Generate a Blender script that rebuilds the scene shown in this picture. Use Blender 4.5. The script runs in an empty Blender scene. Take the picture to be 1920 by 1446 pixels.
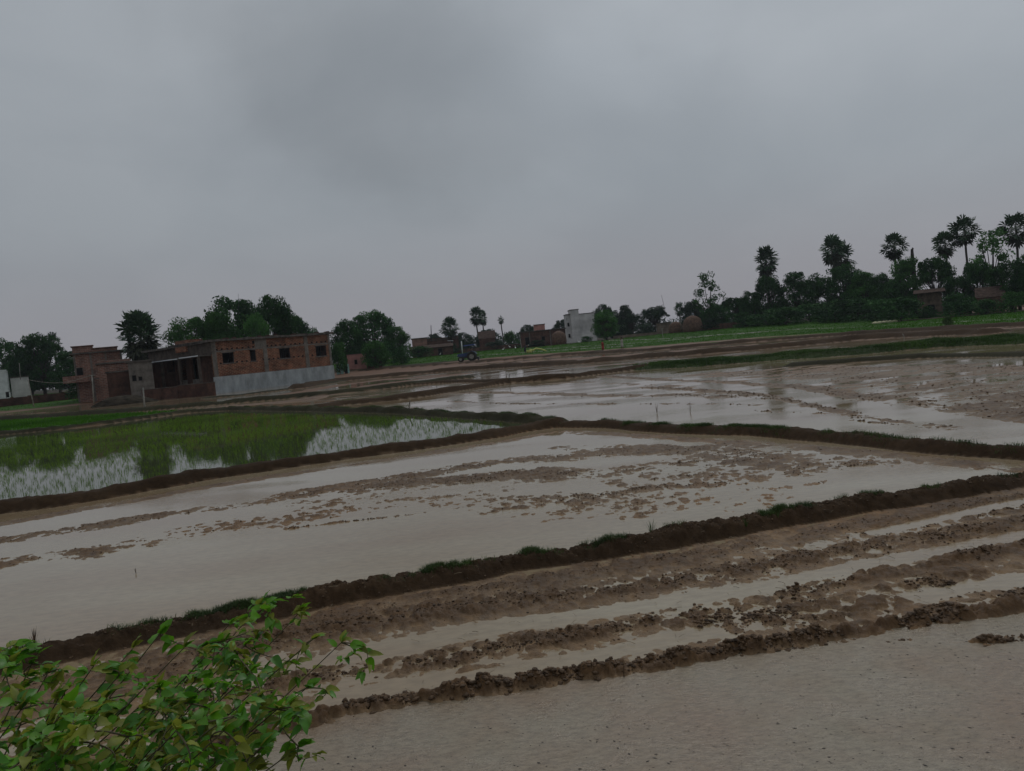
import bpy, math, random
import numpy as np
from mathutils import Matrix, Vector
random.seed(7); rs = np.random.RandomState(7)
D = bpy.data; scene = bpy.context.scene; COL = scene.collection

# ---------------------------------------------------------------- camera, sky, sun, exposure
F = 1444.0; CAMH = 2.2
PITCH = math.radians(3.08); ROLL = math.radians(-5.5)
cam_d = D.cameras.new('camera'); cam = D.objects.new('camera', cam_d); COL.objects.link(cam)
cam_d.sensor_width = 36; cam_d.lens = F/1920*36; cam_d.clip_start = 0.05; cam_d.clip_end = 6000
RM = Matrix.Rotation(math.pi/2-PITCH, 3, 'X') @ Matrix.Rotation(ROLL, 3, 'Z')
cam.matrix_world = Matrix.Translation((0,0,CAMH)) @ RM.to_4x4()
scene.camera = cam
scene.view_settings.view_transform = 'Standard'; scene.view_settings.look = 'None'
scene.view_settings.exposure = 0; scene.view_settings.gamma = 1; scene.view_settings.use_curve_mapping = False
scene.render.engine = 'CYCLES'
scene.cycles.max_bounces = 6; scene.cycles.transparent_max_bounces = 6

SUN_EL, SUN_AZ = math.radians(52), math.radians(18)      # azimuth clockwise from +Y
world = D.worlds.new('World'); scene.world = world; world.use_nodes = True
nt = world.node_tree; N = nt.nodes; L = nt.links; N.clear()
def wn(t, **k):
    n = N.new(t)
    for a, b in k.items(): setattr(n, a, b)
    return n
out = wn('ShaderNodeOutputWorld')
sky = wn('ShaderNodeTexSky', sky_type='NISHITA', sun_disc=False, sun_elevation=SUN_EL, sun_rotation=SUN_AZ)
sky.dust_density = 3
bg1 = wn('ShaderNodeBackground'); bg1.inputs[1].default_value = 0.05; L.new(sky.outputs[0], bg1.inputs[0])
tc = wn('ShaderNodeTexCoord')
mp = wn('ShaderNodeMapping'); mp.inputs['Scale'].default_value = (1, 1, 2.0); mp.inputs['Rotation'].default_value = (0.2, -0.35, 0.4); mp.inputs['Location'].default_value = (2.55, 0.9, 1.2)
L.new(tc.outputs['Generated'], mp.inputs[0])
n1 = wn('ShaderNodeTexNoise'); n1.inputs['Scale'].default_value = 1.9; n1.inputs['Detail'].default_value = 7; n1.inputs['Roughness'].default_value = 0.5; n1.inputs['Distortion'].default_value = 0.35
L.new(mp.outputs[0], n1.inputs['Vector'])
cr = wn('ShaderNodeValToRGB')
e = cr.color_ramp.elements
e[0].position = 0.36; e[0].color = (0.264, 0.292, 0.322, 1)
e[1].position = 0.64; e[1].color = (0.330, 0.358, 0.388, 1)
L.new(n1.outputs[0], cr.inputs[0])
sep = wn('ShaderNodeSeparateXYZ'); L.new(tc.outputs['Generated'], sep.inputs[0])
def mrange(src, a, b, c, d, smooth=True):
    m_ = wn('ShaderNodeMapRange', interpolation_type='SMOOTHSTEP' if smooth else 'LINEAR')
    for k_, v_ in zip((1,2,3,4), (a,b,c,d)): m_.inputs[k_].default_value = v_
    L.new(src, m_.inputs[0]); return m_.outputs[0]
def mul(a, b):
    m_ = wn('ShaderNodeMath', operation='MULTIPLY'); L.new(a, m_.inputs[0]); L.new(b, m_.inputs[1]); return m_.outputs[0]
# the cloud deck is paler to the right and overhead, darker low on the left
fac_ = mul(mrange(sep.outputs[0], -0.7, 0.75, 0.93, 1.15), mrange(sep.outputs[2], 0.0, 0.5, 0.91, 1.13))
# one heavier, ragged cloud bank hanging above the middle of the fields
def cloud_bank(px, py, w0, w1, dark, amp):
    n_ = wn('ShaderNodeTexNoise'); n_.inputs['Scale'].default_value = 3.2; n_.inputs['Detail'].default_value = 6; n_.inputs['Roughness'].default_value = .5; L.new(tc.outputs['Generated'], n_.inputs['Vector'])
    v_ = RM @ Vector(((px-960)/F, -(py-723)/F, -1)); v_.normalize()
    mpc = wn('ShaderNodeMapping', vector_type='POINT'); mpc.inputs['Location'].default_value = (-v_.x*0.62, -v_.y*0.62, -v_.z); mpc.inputs['Scale'].default_value = (0.62, 0.62, 1.0)
    L.new(tc.outputs['Generated'], mpc.inputs[0])
    ln_ = wn('ShaderNodeVectorMath', operation='LENGTH'); L.new(mpc.outputs[0], ln_.inputs[0])
    ad_ = wn('ShaderNodeMath', operation='MULTIPLY_ADD'); L.new(n_.outputs[0], ad_.inputs[0]); ad_.inputs[1].default_value = amp; L.new(ln_.outputs['Value'], ad_.inputs[2])
    return mrange(ad_.outputs[0], w0+amp*.5, w1+amp*.5, dark, 1.0)
fac_ = mul(fac_, cloud_bank(740, 100, 0.02, 0.22, 0.84, 0.60))
fac_ = mul(fac_, cloud_bank(1060, 110, 0.02, 0.11, 1.12, 0.40))
vm = wn('ShaderNodeVectorMath', operation='SCALE'); L.new(cr.outputs[0], vm.inputs[0]); L.new(fac_, vm.inputs['Scale'])
mixh = wn('ShaderNodeMix', data_type='RGBA', blend_type='MIX')
mixh.inputs['B'].default_value = (0.290, 0.276, 0.304, 1)
L.new(mrange(sep.outputs[2], 0.0, 0.20, 0.75, 0.0), mixh.inputs['Factor']); L.new(vm.outputs[0], mixh.inputs['A'])
bg2 = wn('ShaderNodeBackground'); bg2.inputs[1].default_value = 1.0; L.new(mixh.outputs['Result'], bg2.inputs[0])
mx = wn('ShaderNodeMixShader'); mx.inputs[0].default_value = 0.96
L.new(bg1.outputs[0], mx.inputs[1]); L.new(bg2.outputs[0], mx.inputs[2]); L.new(mx.outputs[0], out.inputs[0])

sun_d = D.lights.new('sun', 'SUN'); sun_d.energy = 0.6; sun_d.angle = math.radians(25); sun_d.color = (1, 0.96, 0.9)
sun = D.objects.new('sun', sun_d); COL.objects.link(sun)
sd = Vector((math.sin(SUN_AZ)*math.cos(SUN_EL), math.cos(SUN_AZ)*math.cos(SUN_EL), math.sin(SUN_EL)))
sun.rotation_euler = sd.to_track_quat('Z', 'Y').to_euler()

# ---------------------------------------------------------------- helpers
def sstep(a, b, v):
    t = np.clip((v-a)/(b-a), 0, 1); return t*t*(3-2*t)
def rise(x, y):
    """the land lifts gently towards the village"""
    r = np.hypot(x, y); az = np.degrees(np.arctan2(x, np.maximum(y, 1e-3)))
    st = 97 + 40*sstep(20, 32, az)
    return 1.15*sstep(st, st+55, r)
def ray(px, py):
    v = RM @ Vector(((px-960)/F, -(py-723)/F, -1)); return v.normalized()
def G(px, py, z=0.0):
    v = ray(px, py); t = (z-CAMH)/v.z; return (v.x*t, v.y*t)
def GT(px, py):
    v = ray(px, py); hv = math.hypot(v.x, v.y); r = 3.0
    if v.z >= -0.002: r = 300
    else:
        while r < 400:
            if CAMH + v.z*r/hv <= float(rise(v.x*r/hv, v.y*r/hv)): break
            r *= 1.01
    return (v.x*r/hv, v.y*r/hv)
def site(px, py, r):
    v = ray(px, py); hv = math.hypot(v.x, v.y); x, y = v.x*r/hv, v.y*r/hv
    return Vector((x, y, float(rise(x, y))))
def at(px, py, r):
    v = ray(px, py); hv = math.hypot(v.x, v.y); return Vector((v.x*r/hv, v.y*r/hv, CAMH+v.z*r/hv))

def hash2(ix, iy, seed):
    h = (ix.astype(np.int64)*374761393 + iy.astype(np.int64)*668265263 + seed*1442695041) & 0xFFFFFFFF
    h = ((h ^ (h >> 13))*1274126177) & 0xFFFFFFFF
    h = (h ^ (h >> 16)) & 0xFFFF
    return h.astype(np.float32)/65535.0
def vnoise(x, y, seed=0):
    ix = np.floor(x); iy = np.floor(y); fx = x-ix; fy = y-iy
    fx = fx*fx*(3-2*fx); fy = fy*fy*(3-2*fy)
    a = hash2(ix, iy, seed); b = hash2(ix+1, iy, seed); c = hash2(ix, iy+1, seed); d = hash2(ix+1, iy+1, seed)
    return ((a*(1-fx)+b*fx)*(1-fy) + (c*(1-fx)+d*fx)*fy)*2-1
def fbm(x, y, seed=0, o=3, g=0.5):
    s = 0; a = 1; t = 0
    for i in range(o):
        s = s + a*vnoise(x*2**i+i*17.3, y*2**i-i*9.1, seed+i); t += a; a *= g
    return s/t

class MB:
    def __init__(s): s.v = []; s.f = []; s.m = []
    def add(s, vs, fs, m=0):
        o = len(s.v); s.v += [tuple(p) for p in vs]; s.f += [tuple(i+o for i in f) for f in fs]; s.m += [m]*len(fs)
    def box(s, x0, x1, y0, y1, z0, z1, m=0):
        s.add([(x0,y0,z0),(x1,y0,z0),(x1,y1,z0),(x0,y1,z0),(x0,y0,z1),(x1,y0,z1),(x1,y1,z1),(x0,y1,z1)],
              [(0,3,2,1),(4,5,6,7),(0,1,5,4),(1,2,6,5),(2,3,7,6),(3,0,4,7)], m)
    def tube(s, pts, rad, n=6, m=0, cap=True):
        pts = [Vector(p) for p in pts]
        if not hasattr(rad, '__len__'): rad = [rad]*len(pts)
        rings = []
        for i, p in enumerate(pts):
            t = (pts[min(i+1, len(pts)-1)]-pts[max(i-1, 0)])
            t = t.normalized() if t.length > 1e-9 else Vector((0,0,1))
            a = t.cross(Vector((0,0,1))) if abs(t.z) < 0.95 else t.cross(Vector((1,0,0)))
            a.normalize(); b = t.cross(a)
            rings.append([p + (a*math.cos(k*2*math.pi/n)+b*math.sin(k*2*math.pi/n))*rad[i] for k in range(n)])
        vs = [q for r in rings for q in r]; fs = []
        for i in range(len(pts)-1):
            for k in range(n):
                fs.append((i*n+k, i*n+(k+1)%n, (i+1)*n+(k+1)%n, (i+1)*n+k))
        if cap: fs.append(tuple(range(n))[::-1]); fs.append(tuple((len(pts)-1)*n+k for k in range(n)))
        s.add(vs, fs, m)
    def lathe(s, prof, n=10, c=(0,0,0), m=0, jit=0):
        vs = []; fs = []
        for r, z in prof:
            for k in range(n):
                q = r*(1+random.uniform(-jit, jit)); a = 2*math.pi*k/n
                vs.append((c[0]+q*math.cos(a), c[1]+q*math.sin(a), c[2]+z))
        for i in range(len(prof)-1):
            for k in range(n): fs.append((i*n+k, i*n+(k+1)%n, (i+1)*n+(k+1)%n, (i+1)*n+k))
        fs.append(tuple((len(prof)-1)*n+k for k in range(n))); fs.append(tuple(range(n))[::-1])
        s.add(vs, fs, m)
    def mesh(s, name, mats, smooth=False):
        me = D.meshes.new(name); me.from_pydata(s.v, [], s.f)
        for m in (mats if isinstance(mats, (list, tuple)) else [mats]): me.materials.append(m)
        me.polygons.foreach_set('material_index', s.m)
        if smooth: me.polygons.foreach_set('use_smooth', [True]*len(s.f))
        me.update(); return me
    def build(s, name, mats, parent=None, smooth=False, **kw):
        o = D.objects.new(name, s.mesh(name, mats, smooth)); COL.objects.link(o)
        if parent: o.parent = parent
        tag(o, **kw); return o
def tag(o, label=None, cat=None, group=None, kind=None):
    for k, v in (('label', label), ('category', cat), ('group', group), ('kind', kind)):
        if v: o[k] = v
    return o
def empty(name, loc=(0,0,0), rz=0, **kw):
    o = D.objects.new(name, None); COL.objects.link(o); o.location = loc; o.rotation_euler = (0, 0, rz); o.empty_display_size = 0.2
    return tag(o, **kw)
def np_mesh(name, V, Fq, mat, smooth=True, k=4):
    me = D.meshes.new(name); V = np.asarray(V, np.float32); Fq = np.asarray(Fq, np.int32)
    me.vertices.add(len(V)); me.vertices.foreach_set('co', V.ravel())
    me.loops.add(Fq.size); me.loops.foreach_set('vertex_index', Fq.ravel())
    me.polygons.add(len(Fq)); me.polygons.foreach_set('loop_start', np.arange(0, Fq.size, k, dtype=np.int32))
    me.polygons.foreach_set('loop_total', np.full(len(Fq), k, np.int32))
    me.polygons.foreach_set('use_smooth', np.full(len(Fq), smooth))
    me.update(calc_edges=True); me.materials.append(mat); return me
def np_obj(name, V, Fq, mat, smooth=True, k=4, **kw):
    o = D.objects.new(name, np_mesh(name, V, Fq, mat, smooth, k)); COL.objects.link(o); return tag(o, **kw)
def copy_tree(o, parent=None):
    c = o.copy(); COL.objects.link(c); c.parent = parent
    for ch in list(o.children): copy_tree(ch, c)
    return c

# ---------------------------------------------------------------- materials
def mat(name, col, rough=0.7, var=0.25, scale=3.0, bump=0.0, bscale=20.0, spec=0.3, col2=None, stretch=None, metal=0, detail=4, coords='Object'):
    m = D.materials.new(name); m.use_nodes = True; t = m.node_tree; b = t.nodes['Principled BSDF']
    b.inputs['Roughness'].default_value = rough; b.inputs['Specular IOR Level'].default_value = spec; b.inputs['Metallic'].default_value = metal
    co = t.nodes.new('ShaderNodeTexCoord'); vec = co.outputs[coords]
    if stretch:
        mpn = t.nodes.new('ShaderNodeMapping'); mpn.inputs['Scale'].default_value = stretch; t.links.new(vec, mpn.inputs[0]); vec = mpn.outputs[0]
    n = t.nodes.new('ShaderNodeTexNoise'); n.inputs['Scale'].default_value = scale; n.inputs['Detail'].default_value = detail; n.inputs['Roughness'].default_value = 0.65
    t.links.new(vec, n.inputs['Vector'])
    r = t.nodes.new('ShaderNodeValToRGB'); c2 = col2 or tuple(c*(1-var*1.6) for c in col); c1 = tuple(c*(1+var) for c in col)
    r.color_ramp.elements[0].position = 0.33; r.color_ramp.elements[0].color = (*c2, 1)
    r.color_ramp.elements[1].position = 0.67; r.color_ramp.elements[1].color = (*c1, 1)
    t.links.new(n.outputs[0], r.inputs[0]); t.links.new(r.outputs[0], b.inputs['Base Color'])
    if bump:
        n2 = t.nodes.new('ShaderNodeTexNoise'); n2.inputs['Scale'].default_value = bscale; n2.inputs['Detail'].default_value = 4
        t.links.new(vec, n2.inputs['Vector'])
        bp = t.nodes.new('ShaderNodeBump'); bp.inputs['Strength'].default_value = bump; bp.inputs['Distance'].default_value = 0.05
        t.links.new(n2.outputs[0], bp.inputs['Height']); t.links.new(bp.outputs[0], b.inputs['Normal'])
    return m
def brick_mat(name, c1, c2, mortar, bw=0.26, bh=0.10, ms=0.018, dirt=0.5):
    m = D.materials.new(name); m.use_nodes = True; t = m.node_tree; b = t.nodes['Principled BSDF']; b.inputs['Roughness'].default_value = 0.85; b.inputs['Specular IOR Level'].default_value = 0.2
    co = t.nodes.new('ShaderNodeTexCoord'); sp = t.nodes.new('ShaderNodeSeparateXYZ'); t.links.new(co.outputs['Object'], sp.inputs[0])
    ad = t.nodes.new('ShaderNodeMath'); ad.operation = 'ADD'; t.links.new(sp.outputs[0], ad.inputs[0]); t.links.new(sp.outputs[1], ad.inputs[1])
    wob = t.nodes.new('ShaderNodeTexNoise'); wob.inputs['Scale'].default_value = 1.3; t.links.new(co.outputs['Object'], wob.inputs['Vector'])
    w2 = t.nodes.new('ShaderNodeMath'); w2.operation = 'MULTIPLY_ADD'; w2.inputs[1].default_value = 0.12; t.links.new(wob.outputs[0], w2.inputs[0]); t.links.new(sp.outputs[2], w2.inputs[2])
    cb = t.nodes.new('ShaderNodeCombineXYZ'); t.links.new(ad.outputs[0], cb.inputs[0]); t.links.new(w2.outputs[0], cb.inputs[1])
    bt = t.nodes.new('ShaderNodeTexBrick'); bt.inputs['Scale'].default_value = 1; bt.inputs['Brick Width'].default_value = bw; bt.inputs['Row Height'].default_value = bh
    bt.inputs['Mortar Size'].default_value = ms; bt.inputs['Color1'].default_value = (*c1, 1); bt.inputs['Color2'].default_value = (*c2, 1); bt.inputs['Mortar'].default_value = (*mortar, 1)
    bt.inputs['Mortar Smooth'].default_value = 0.3
    t.links.new(cb.outputs[0], bt.inputs['Vector'])
    n = t.nodes.new('ShaderNodeTexNoise'); n.inputs['Scale'].default_value = 0.9; n.inputs['Detail'].default_value = 7; n.inputs['Roughness'].default_value = 0.7; t.links.new(co.outputs['Object'], n.inputs['Vector'])
    r = t.nodes.new('ShaderNodeValToRGB'); r.color_ramp.elements[0].position = 0.35; r.color_ramp.elements[0].color = (1-dirt,)*3+(1,); r.color_ramp.elements[1].position = 0.65; r.color_ramp.elements[1].color = (1.25, 1.2, 1.15, 1)
    t.links.new(n.outputs[0], r.inputs[0])
    mu = t.nodes.new('ShaderNodeMix'); mu.data_type = 'RGBA'; mu.blend_type = 'MULTIPLY'; mu.inputs['Factor'].default_value = 1
    t.links.new(bt.outputs['Color'], mu.inputs['A']); t.links.new(r.outputs[0], mu.inputs['B']); t.links.new(mu.outputs['Result'], b.inputs['Base Color'])
    bp = t.nodes.new('ShaderNodeBump'); bp.inputs['Strength'].default_value = 0.7; bp.inputs['Distance'].default_value = 0.03; bp.invert = True
    t.links.new(bt.outputs['Fac'], bp.inputs['Height']); t.links.new(bp.outputs[0], b.inputs['Normal'])
    return m
def leaf_mat(name, col, var=0.35, rough=0.55, trans=0.25, scale=0.6, spec=0.25, rnd=0.0):
    m = D.materials.new(name); m.use_nodes = True; t = m.node_tree; b = t.nodes['Principled BSDF']; o = t.nodes['Material Output']
    b.inputs['Roughness'].default_value = rough; b.inputs['Specular IOR Level'].default_value = spec
    co = t.nodes.new('ShaderNodeTexCoord'); n = t.nodes.new('ShaderNodeTexNoise'); n.inputs['Scale'].default_value = scale; n.inputs['Detail'].default_value = 3
    t.links.new(co.outputs['Object'], n.inputs['Vector'])
    r = t.nodes.new('ShaderNodeValToRGB'); r.color_ramp.elements[0].position = 0.3; r.color_ramp.elements[1].position = 0.7
    r.color_ramp.elements[0].color = (col[0]*(1-var), col[1]*(1-var*0.9), col[2]*(1-var*0.5), 1); r.color_ramp.elements[1].color = (col[0]*(1+var), col[1]*(1+var), col[2]*(1+var*0.4), 1)
    t.links.new(n.outputs[0], r.inputs[0]); colout = r.outputs[0]
    if rnd:
        oi = t.nodes.new('ShaderNodeObjectInfo'); hs = t.nodes.new('ShaderNodeHueSaturation')
        a = t.nodes.new('ShaderNodeMapRange'); a.inputs[3].default_value = 1-rnd; a.inputs[4].default_value = 1+rnd; t.links.new(oi.outputs['Random'], a.inputs[0])
        t.links.new(a.outputs[0], hs.inputs['Value']); t.links.new(colout, hs.inputs['Color']); colout = hs.outputs[0]
    t.links.new(colout, b.inputs['Base Color'])
    tr = t.nodes.new('ShaderNodeBsdfTranslucent'); t.links.new(colout, tr.inputs[0])
    ms = t.nodes.new('ShaderNodeMixShader'); ms.inputs[0].default_value = trans
    t.links.new(b.outputs[0], ms.inputs[1]); t.links.new(tr.outputs[0], ms.inputs[2]); t.links.new(ms.outputs[0], o.inputs[0])
    return m

def ground_mat():
    m = D.materials.new('wet_ground'); m.use_nodes = True; t = m.node_tree; b = t.nodes['Principled BSDF']
    at_ = t.nodes.new('ShaderNodeAttribute'); at_.attribute_name = 'tint'
    co = t.nodes.new('ShaderNodeTexCoord')
    n = t.nodes.new('ShaderNodeTexNoise'); n.inputs['Scale'].default_value = 9; n.inputs['Detail'].default_value = 8; n.inputs['Roughness'].default_value = 0.7; t.links.new(co.outputs['Object'], n.inputs['Vector'])
    r = t.nodes.new('ShaderNodeValToRGB'); r.color_ramp.elements[0].position = 0.3; r.color_ramp.elements[0].color = (0.62,0.60,0.58,1); r.color_ramp.elements[1].position = 0.7; r.color_ramp.elements[1].color = (1.35,1.33,1.3,1)
    t.links.new(n.outputs[0], r.inputs[0])
    mu = t.nodes.new('ShaderNodeMix'); mu.data_type = 'RGBA'; mu.blend_type = 'MULTIPLY'; mu.inputs['Factor'].default_value = 1
    t.links.new(at_.outputs['Color'], mu.inputs['A']); t.links.new(r.outputs[0], mu.inputs['B']); t.links.new(mu.outputs['Result'], b.inputs['Base Color'])
    wr = t.nodes.new('ShaderNodeMapRange'); wr.inputs[1].default_value = 0.3; wr.inputs[2].default_value = 0.75; wr.inputs[3].default_value = 0.28; wr.inputs[4].default_value = 0.75
    t.links.new(n.outputs[0], wr.inputs[0])
    rg = t.nodes.new('ShaderNodeMix'); rg.data_type = 'FLOAT'; t.links.new(at_.outputs['Alpha'], rg.inputs['Factor'])
    t.links.new(wr.outputs[0], rg.inputs['A']); rg.inputs['B'].default_value = 0.9; t.links.new(rg.outputs['Result'], b.inputs['Roughness'])
    sm = t.nodes.new('ShaderNodeMapRange'); sm.inputs[3].default_value = 0.20; sm.inputs[4].default_value = 0.10; t.links.new(at_.outputs['Alpha'], sm.inputs[0]); t.links.new(sm.outputs[0], b.inputs['Specular IOR Level'])
    n2 = t.nodes.new('ShaderNodeTexNoise'); n2.inputs['Scale'].default_value = 28; n2.inputs['Detail'].default_value = 6; n2.inputs['Roughness'].default_value = 0.65; t.links.new(co.outputs['Object'], n2.inputs['Vector'])
    bp = t.nodes.new('ShaderNodeBump'); bp.inputs['Strength'].default_value = 0.75; bp.inputs['Distance'].default_value = 0.02
    t.links.new(n2.outputs[0], bp.inputs['Height']); t.links.new(bp.outputs[0], b.inputs['Normal'])
    return m
def water_mat():
    m = D.materials.new('muddy_water'); m.use_nodes = True; t = m.node_tree; b = t.nodes['Principled BSDF']
    co = t.nodes.new('ShaderNodeTexCoord'); v = co.outputs['Object']
    def noise(sc, st, det=4, rot=0.0, loc=(0,0,0)):
        mpn = t.nodes.new('ShaderNodeMapping'); mpn.inputs['Scale'].default_value = st; mpn.inputs['Rotation'].default_value = (0,0,rot); mpn.inputs['Location'].default_value = loc
        t.links.new(v, mpn.inputs[0]); n = t.nodes.new('ShaderNodeTexNoise'); n.inputs['Scale'].default_value = sc; n.inputs['Detail'].default_value = det; n.inputs['Roughness'].default_value = 0.6
        t.links.new(mpn.outputs[0], n.inputs['Vector']); return n
    rot = -math.radians(20)
    a = noise(0.35, (0.5, 1.6, 1), 7, rot)
    r = t.nodes.new('ShaderNodeValToRGB'); el = r.color_ramp.elements
    el[0].position = 0.32; el[0].color = (0.250, 0.172, 0.100, 1); el[1].position = 0.68; el[1].color = (0.330, 0.275, 0.185, 1)
    x = el.new(0.5); x.color = (0.282, 0.216, 0.135, 1)
    t.links.new(a.outputs[0], r.inputs[0])
    # fine silt grain
    g = noise(7, (1, 2.2, 1), 8, rot, (5,2,0))
    gr = t.nodes.new('ShaderNodeValToRGB'); gr.color_ramp.elements[0].position = 0.35; gr.color_ramp.elements[0].color = (0.84,0.83,0.82,1); gr.color_ramp.elements[1].position = 0.62; gr.color_ramp.elements[1].color = (1.06,1.06,1.06,1)
    t.links.new(g.outputs[0], gr.inputs[0])
    mu = t.nodes.new('ShaderNodeMix'); mu.data_type = 'RGBA'; mu.blend_type = 'MULTIPLY'; mu.inputs['Factor'].default_value = 1
    t.links.new(r.outputs[0], mu.inputs['A']); t.links.new(gr.outputs[0], mu.inputs['B']); t.links.new(mu.outputs['Result'], b.inputs['Base Color'])
    b.inputs['IOR'].default_value = 1.36; b.inputs['Specular IOR Level'].default_value = 0.72
    # roughness: mirror-like standing water to wet silt
    rr = noise(0.22, (0.6, 1.6, 1), 3, rot, (9,4,0))
    rm = t.nodes.new('ShaderNodeMapRange'); rm.inputs[1].default_value = 0.42; rm.inputs[2].default_value = 0.66; rm.inputs[3].default_value = 0.0; rm.inputs[4].default_value = 0.10
    t.links.new(rr.outputs[0], rm.inputs[0]); t.links.new(rm.outputs[0], b.inputs['Roughness'])
    # wind ripples in patches
    p = noise(0.30, (0.5, 1.5, 1), 2, rot, (3,7,0)); pm = t.nodes.new('ShaderNodeMapRange'); pm.inputs[1].default_value = 0.45; pm.inputs[2].default_value = 0.62; pm.inputs[3].default_value = 0.02; pm.inputs[4].default_value = 0.40
    t.links.new(p.outputs[0], pm.inputs[0])
    w = noise(9, (0.8, 2.2, 1), 4, math.radians(12))
    bp = t.nodes.new('ShaderNodeBump'); bp.inputs['Distance'].default_value = 0.012
    t.links.new(pm.outputs[0], bp.inputs['Strength']); t.links.new(w.outputs[0], bp.inputs['Height']); t.links.new(bp.outputs[0], b.inputs['Normal'])
    return m
def plot_water_mat():
    m = D.materials.new('plot_water'); m.use_nodes = True; t = m.node_tree; b = t.nodes['Principled BSDF']; b.inputs['Base Color'].default_value = (0.055, 0.066, 0.028, 1); b.inputs['Specular IOR Level'].default_value = 0.34; b.inputs['IOR'].default_value = 1.33; b.inputs['Roughness'].default_value = 0.012
    co = t.nodes.new('ShaderNodeTexCoord'); n = t.nodes.new('ShaderNodeTexNoise'); n.inputs['Scale'].default_value = 5; n.inputs['Detail'].default_value = 3; t.links.new(co.outputs['Object'], n.inputs['Vector'])
    bp = t.nodes.new('ShaderNodeBump'); bp.inputs['Distance'].default_value = 0.004; bp.inputs['Strength'].default_value = 0.14; t.links.new(n.outputs[0], bp.inputs['Height']); t.links.new(bp.outputs[0], b.inputs['Normal']); return m
M = {}
M['plot_water'] = plot_water_mat()
M['ground'] = ground_mat(); M['water'] = water_mat()
def silt_mat():
    m = D.materials.new('pitted_silt'); m.use_nodes = True; t = m.node_tree; b = t.nodes['Principled BSDF']; co = t.nodes.new('ShaderNodeTexCoord')
    def no(sc, det, st=(1,1,1), rot=0.0, ro=.6):
        q = t.nodes.new('ShaderNodeMapping'); q.inputs['Scale'].default_value = st; q.inputs['Rotation'].default_value = (0,0,rot); t.links.new(co.outputs['Object'], q.inputs[0])
        n = t.nodes.new('ShaderNodeTexNoise'); n.inputs['Scale'].default_value = sc; n.inputs['Detail'].default_value = det; n.inputs['Roughness'].default_value = ro; t.links.new(q.outputs[0], n.inputs['Vector']); return n.outputs[0]
    def ramp(src, p0, c0, p1, c1):
        r = t.nodes.new('ShaderNodeValToRGB'); r.color_ramp.elements[0].position = p0; r.color_ramp.elements[0].color = (*c0, 1); r.color_ramp.elements[1].position = p1; r.color_ramp.elements[1].color = (*c1, 1); t.links.new(src, r.inputs[0]); return r.outputs[0]
    def mulc(a, c):
        q = t.nodes.new('ShaderNodeMix'); q.data_type = 'RGBA'; q.blend_type = 'MULTIPLY'; q.inputs['Factor'].default_value = 1; t.links.new(a, q.inputs['A']); t.links.new(c, q.inputs['B']); return q.outputs['Result']
    base = ramp(no(.9, 6), .34, (0.235, 0.162, 0.103), .66, (0.258, 0.222, 0.158))
    base = mulc(base, ramp(no(14, 6, (1, 2.4, 1), .5, .7), .36, (.68, .67, .66), .58, (1.06, 1.06, 1.06)))
    base = mulc(base, ramp(no(60, 3, (1, 2.0, 1), .5, .6), .32, (.68, .67, .65), .46, (1, 1, 1)))
    t.links.new(base, b.inputs['Base Color'])
    rr = t.nodes.new('ShaderNodeMapRange'); rr.inputs[1].default_value = .38; rr.inputs[2].default_value = .62; rr.inputs[3].default_value = .10; rr.inputs[4].default_value = .5; t.links.new(no(1.6, 5), rr.inputs[0]); t.links.new(rr.outputs[0], b.inputs['Roughness'])
    b1 = t.nodes.new('ShaderNodeBump'); b1.inputs['Distance'].default_value = .012; b1.inputs['Strength'].default_value = .55; t.links.new(no(26, 7, (1, 2.2, 1), .5, .7), b1.inputs['Height']); t.links.new(b1.outputs[0], b.inputs['Normal'])
    return m
M['silt'] = silt_mat()
M['clod'] = mat('mud_clod', (0.112, 0.066, 0.034), 0.7, 0.4, 14, 0.5, 60, 0.35)
M['fleck'] = mat('mud_fleck', (0.05, 0.042, 0.036), 0.6, 0.3, 10)
M['grass'] = leaf_mat('bund_grass', (0.055, 0.090, 0.024), 0.4, 0.6, 0.2, 3)
M['strip'] = leaf_mat('strip_grass', (0.050, 0.095, 0.022), 0.4, 0.6, 0.2, 0.5)
M['rice'] = leaf_mat('rice_seedling', (0.130, 0.225, 0.024), 0.35, 0.6, 0.35, 0.25, spec=0.1)
M['nursery'] = leaf_mat('rice_nursery', (0.055, 0.150, 0.014), 0.35, 0.8, 0.25, 0.12, spec=0.05)
M['tree_a'] = leaf_mat('dark_foliage', (0.036, 0.090, 0.030), 0.5, 0.75, 0.15, 0.8, rnd=0.25, spec=.06)
M['tree_b'] = leaf_mat('mid_foliage', (0.050, 0.125, 0.034), 0.45, 0.75, 0.2, 0.7, rnd=0.25, spec=.06)
M['tree_c'] = leaf_mat('grey_foliage', (0.040, 0.066, 0.042), 0.4, 0.75, 0.15, 0.7, rnd=0.2, spec=.06)
M['palm'] = leaf_mat('palm_leaf', (0.040, 0.082, 0.040), 0.4, 0.45, 0.12, 0.7, rnd=0.15)
M['palm_dead'] = leaf_mat('dry_palm_leaf', (0.040, 0.045, 0.028), 0.4, 0.7, 0.1, 0.7)
M['bark'] = mat('bark', (0.055, 0.045, 0.038), 0.9, 0.4, 3, 0.6, 12)
M['concrete'] = mat('cement_plaster', (0.34, 0.36, 0.37), 0.85, 0.15, 1.3, 0.3, 10, 0.2, detail=9, col2=(0.21,0.225,0.225), stretch=(1,1,.45))
M['concrete_dark'] = mat('raw_concrete', (0.165, 0.145, 0.125), 0.9, 0.3, 1.5, 0.3, 12, 0.2, detail=8)
M['pillar_dark'] = mat('dark_cement', (0.085, 0.066, 0.054), 0.9, 0.3, 1.5, 0.3, 12, 0.2)  # raw concrete in a darker tone, for veranda pillars and upper wall
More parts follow.
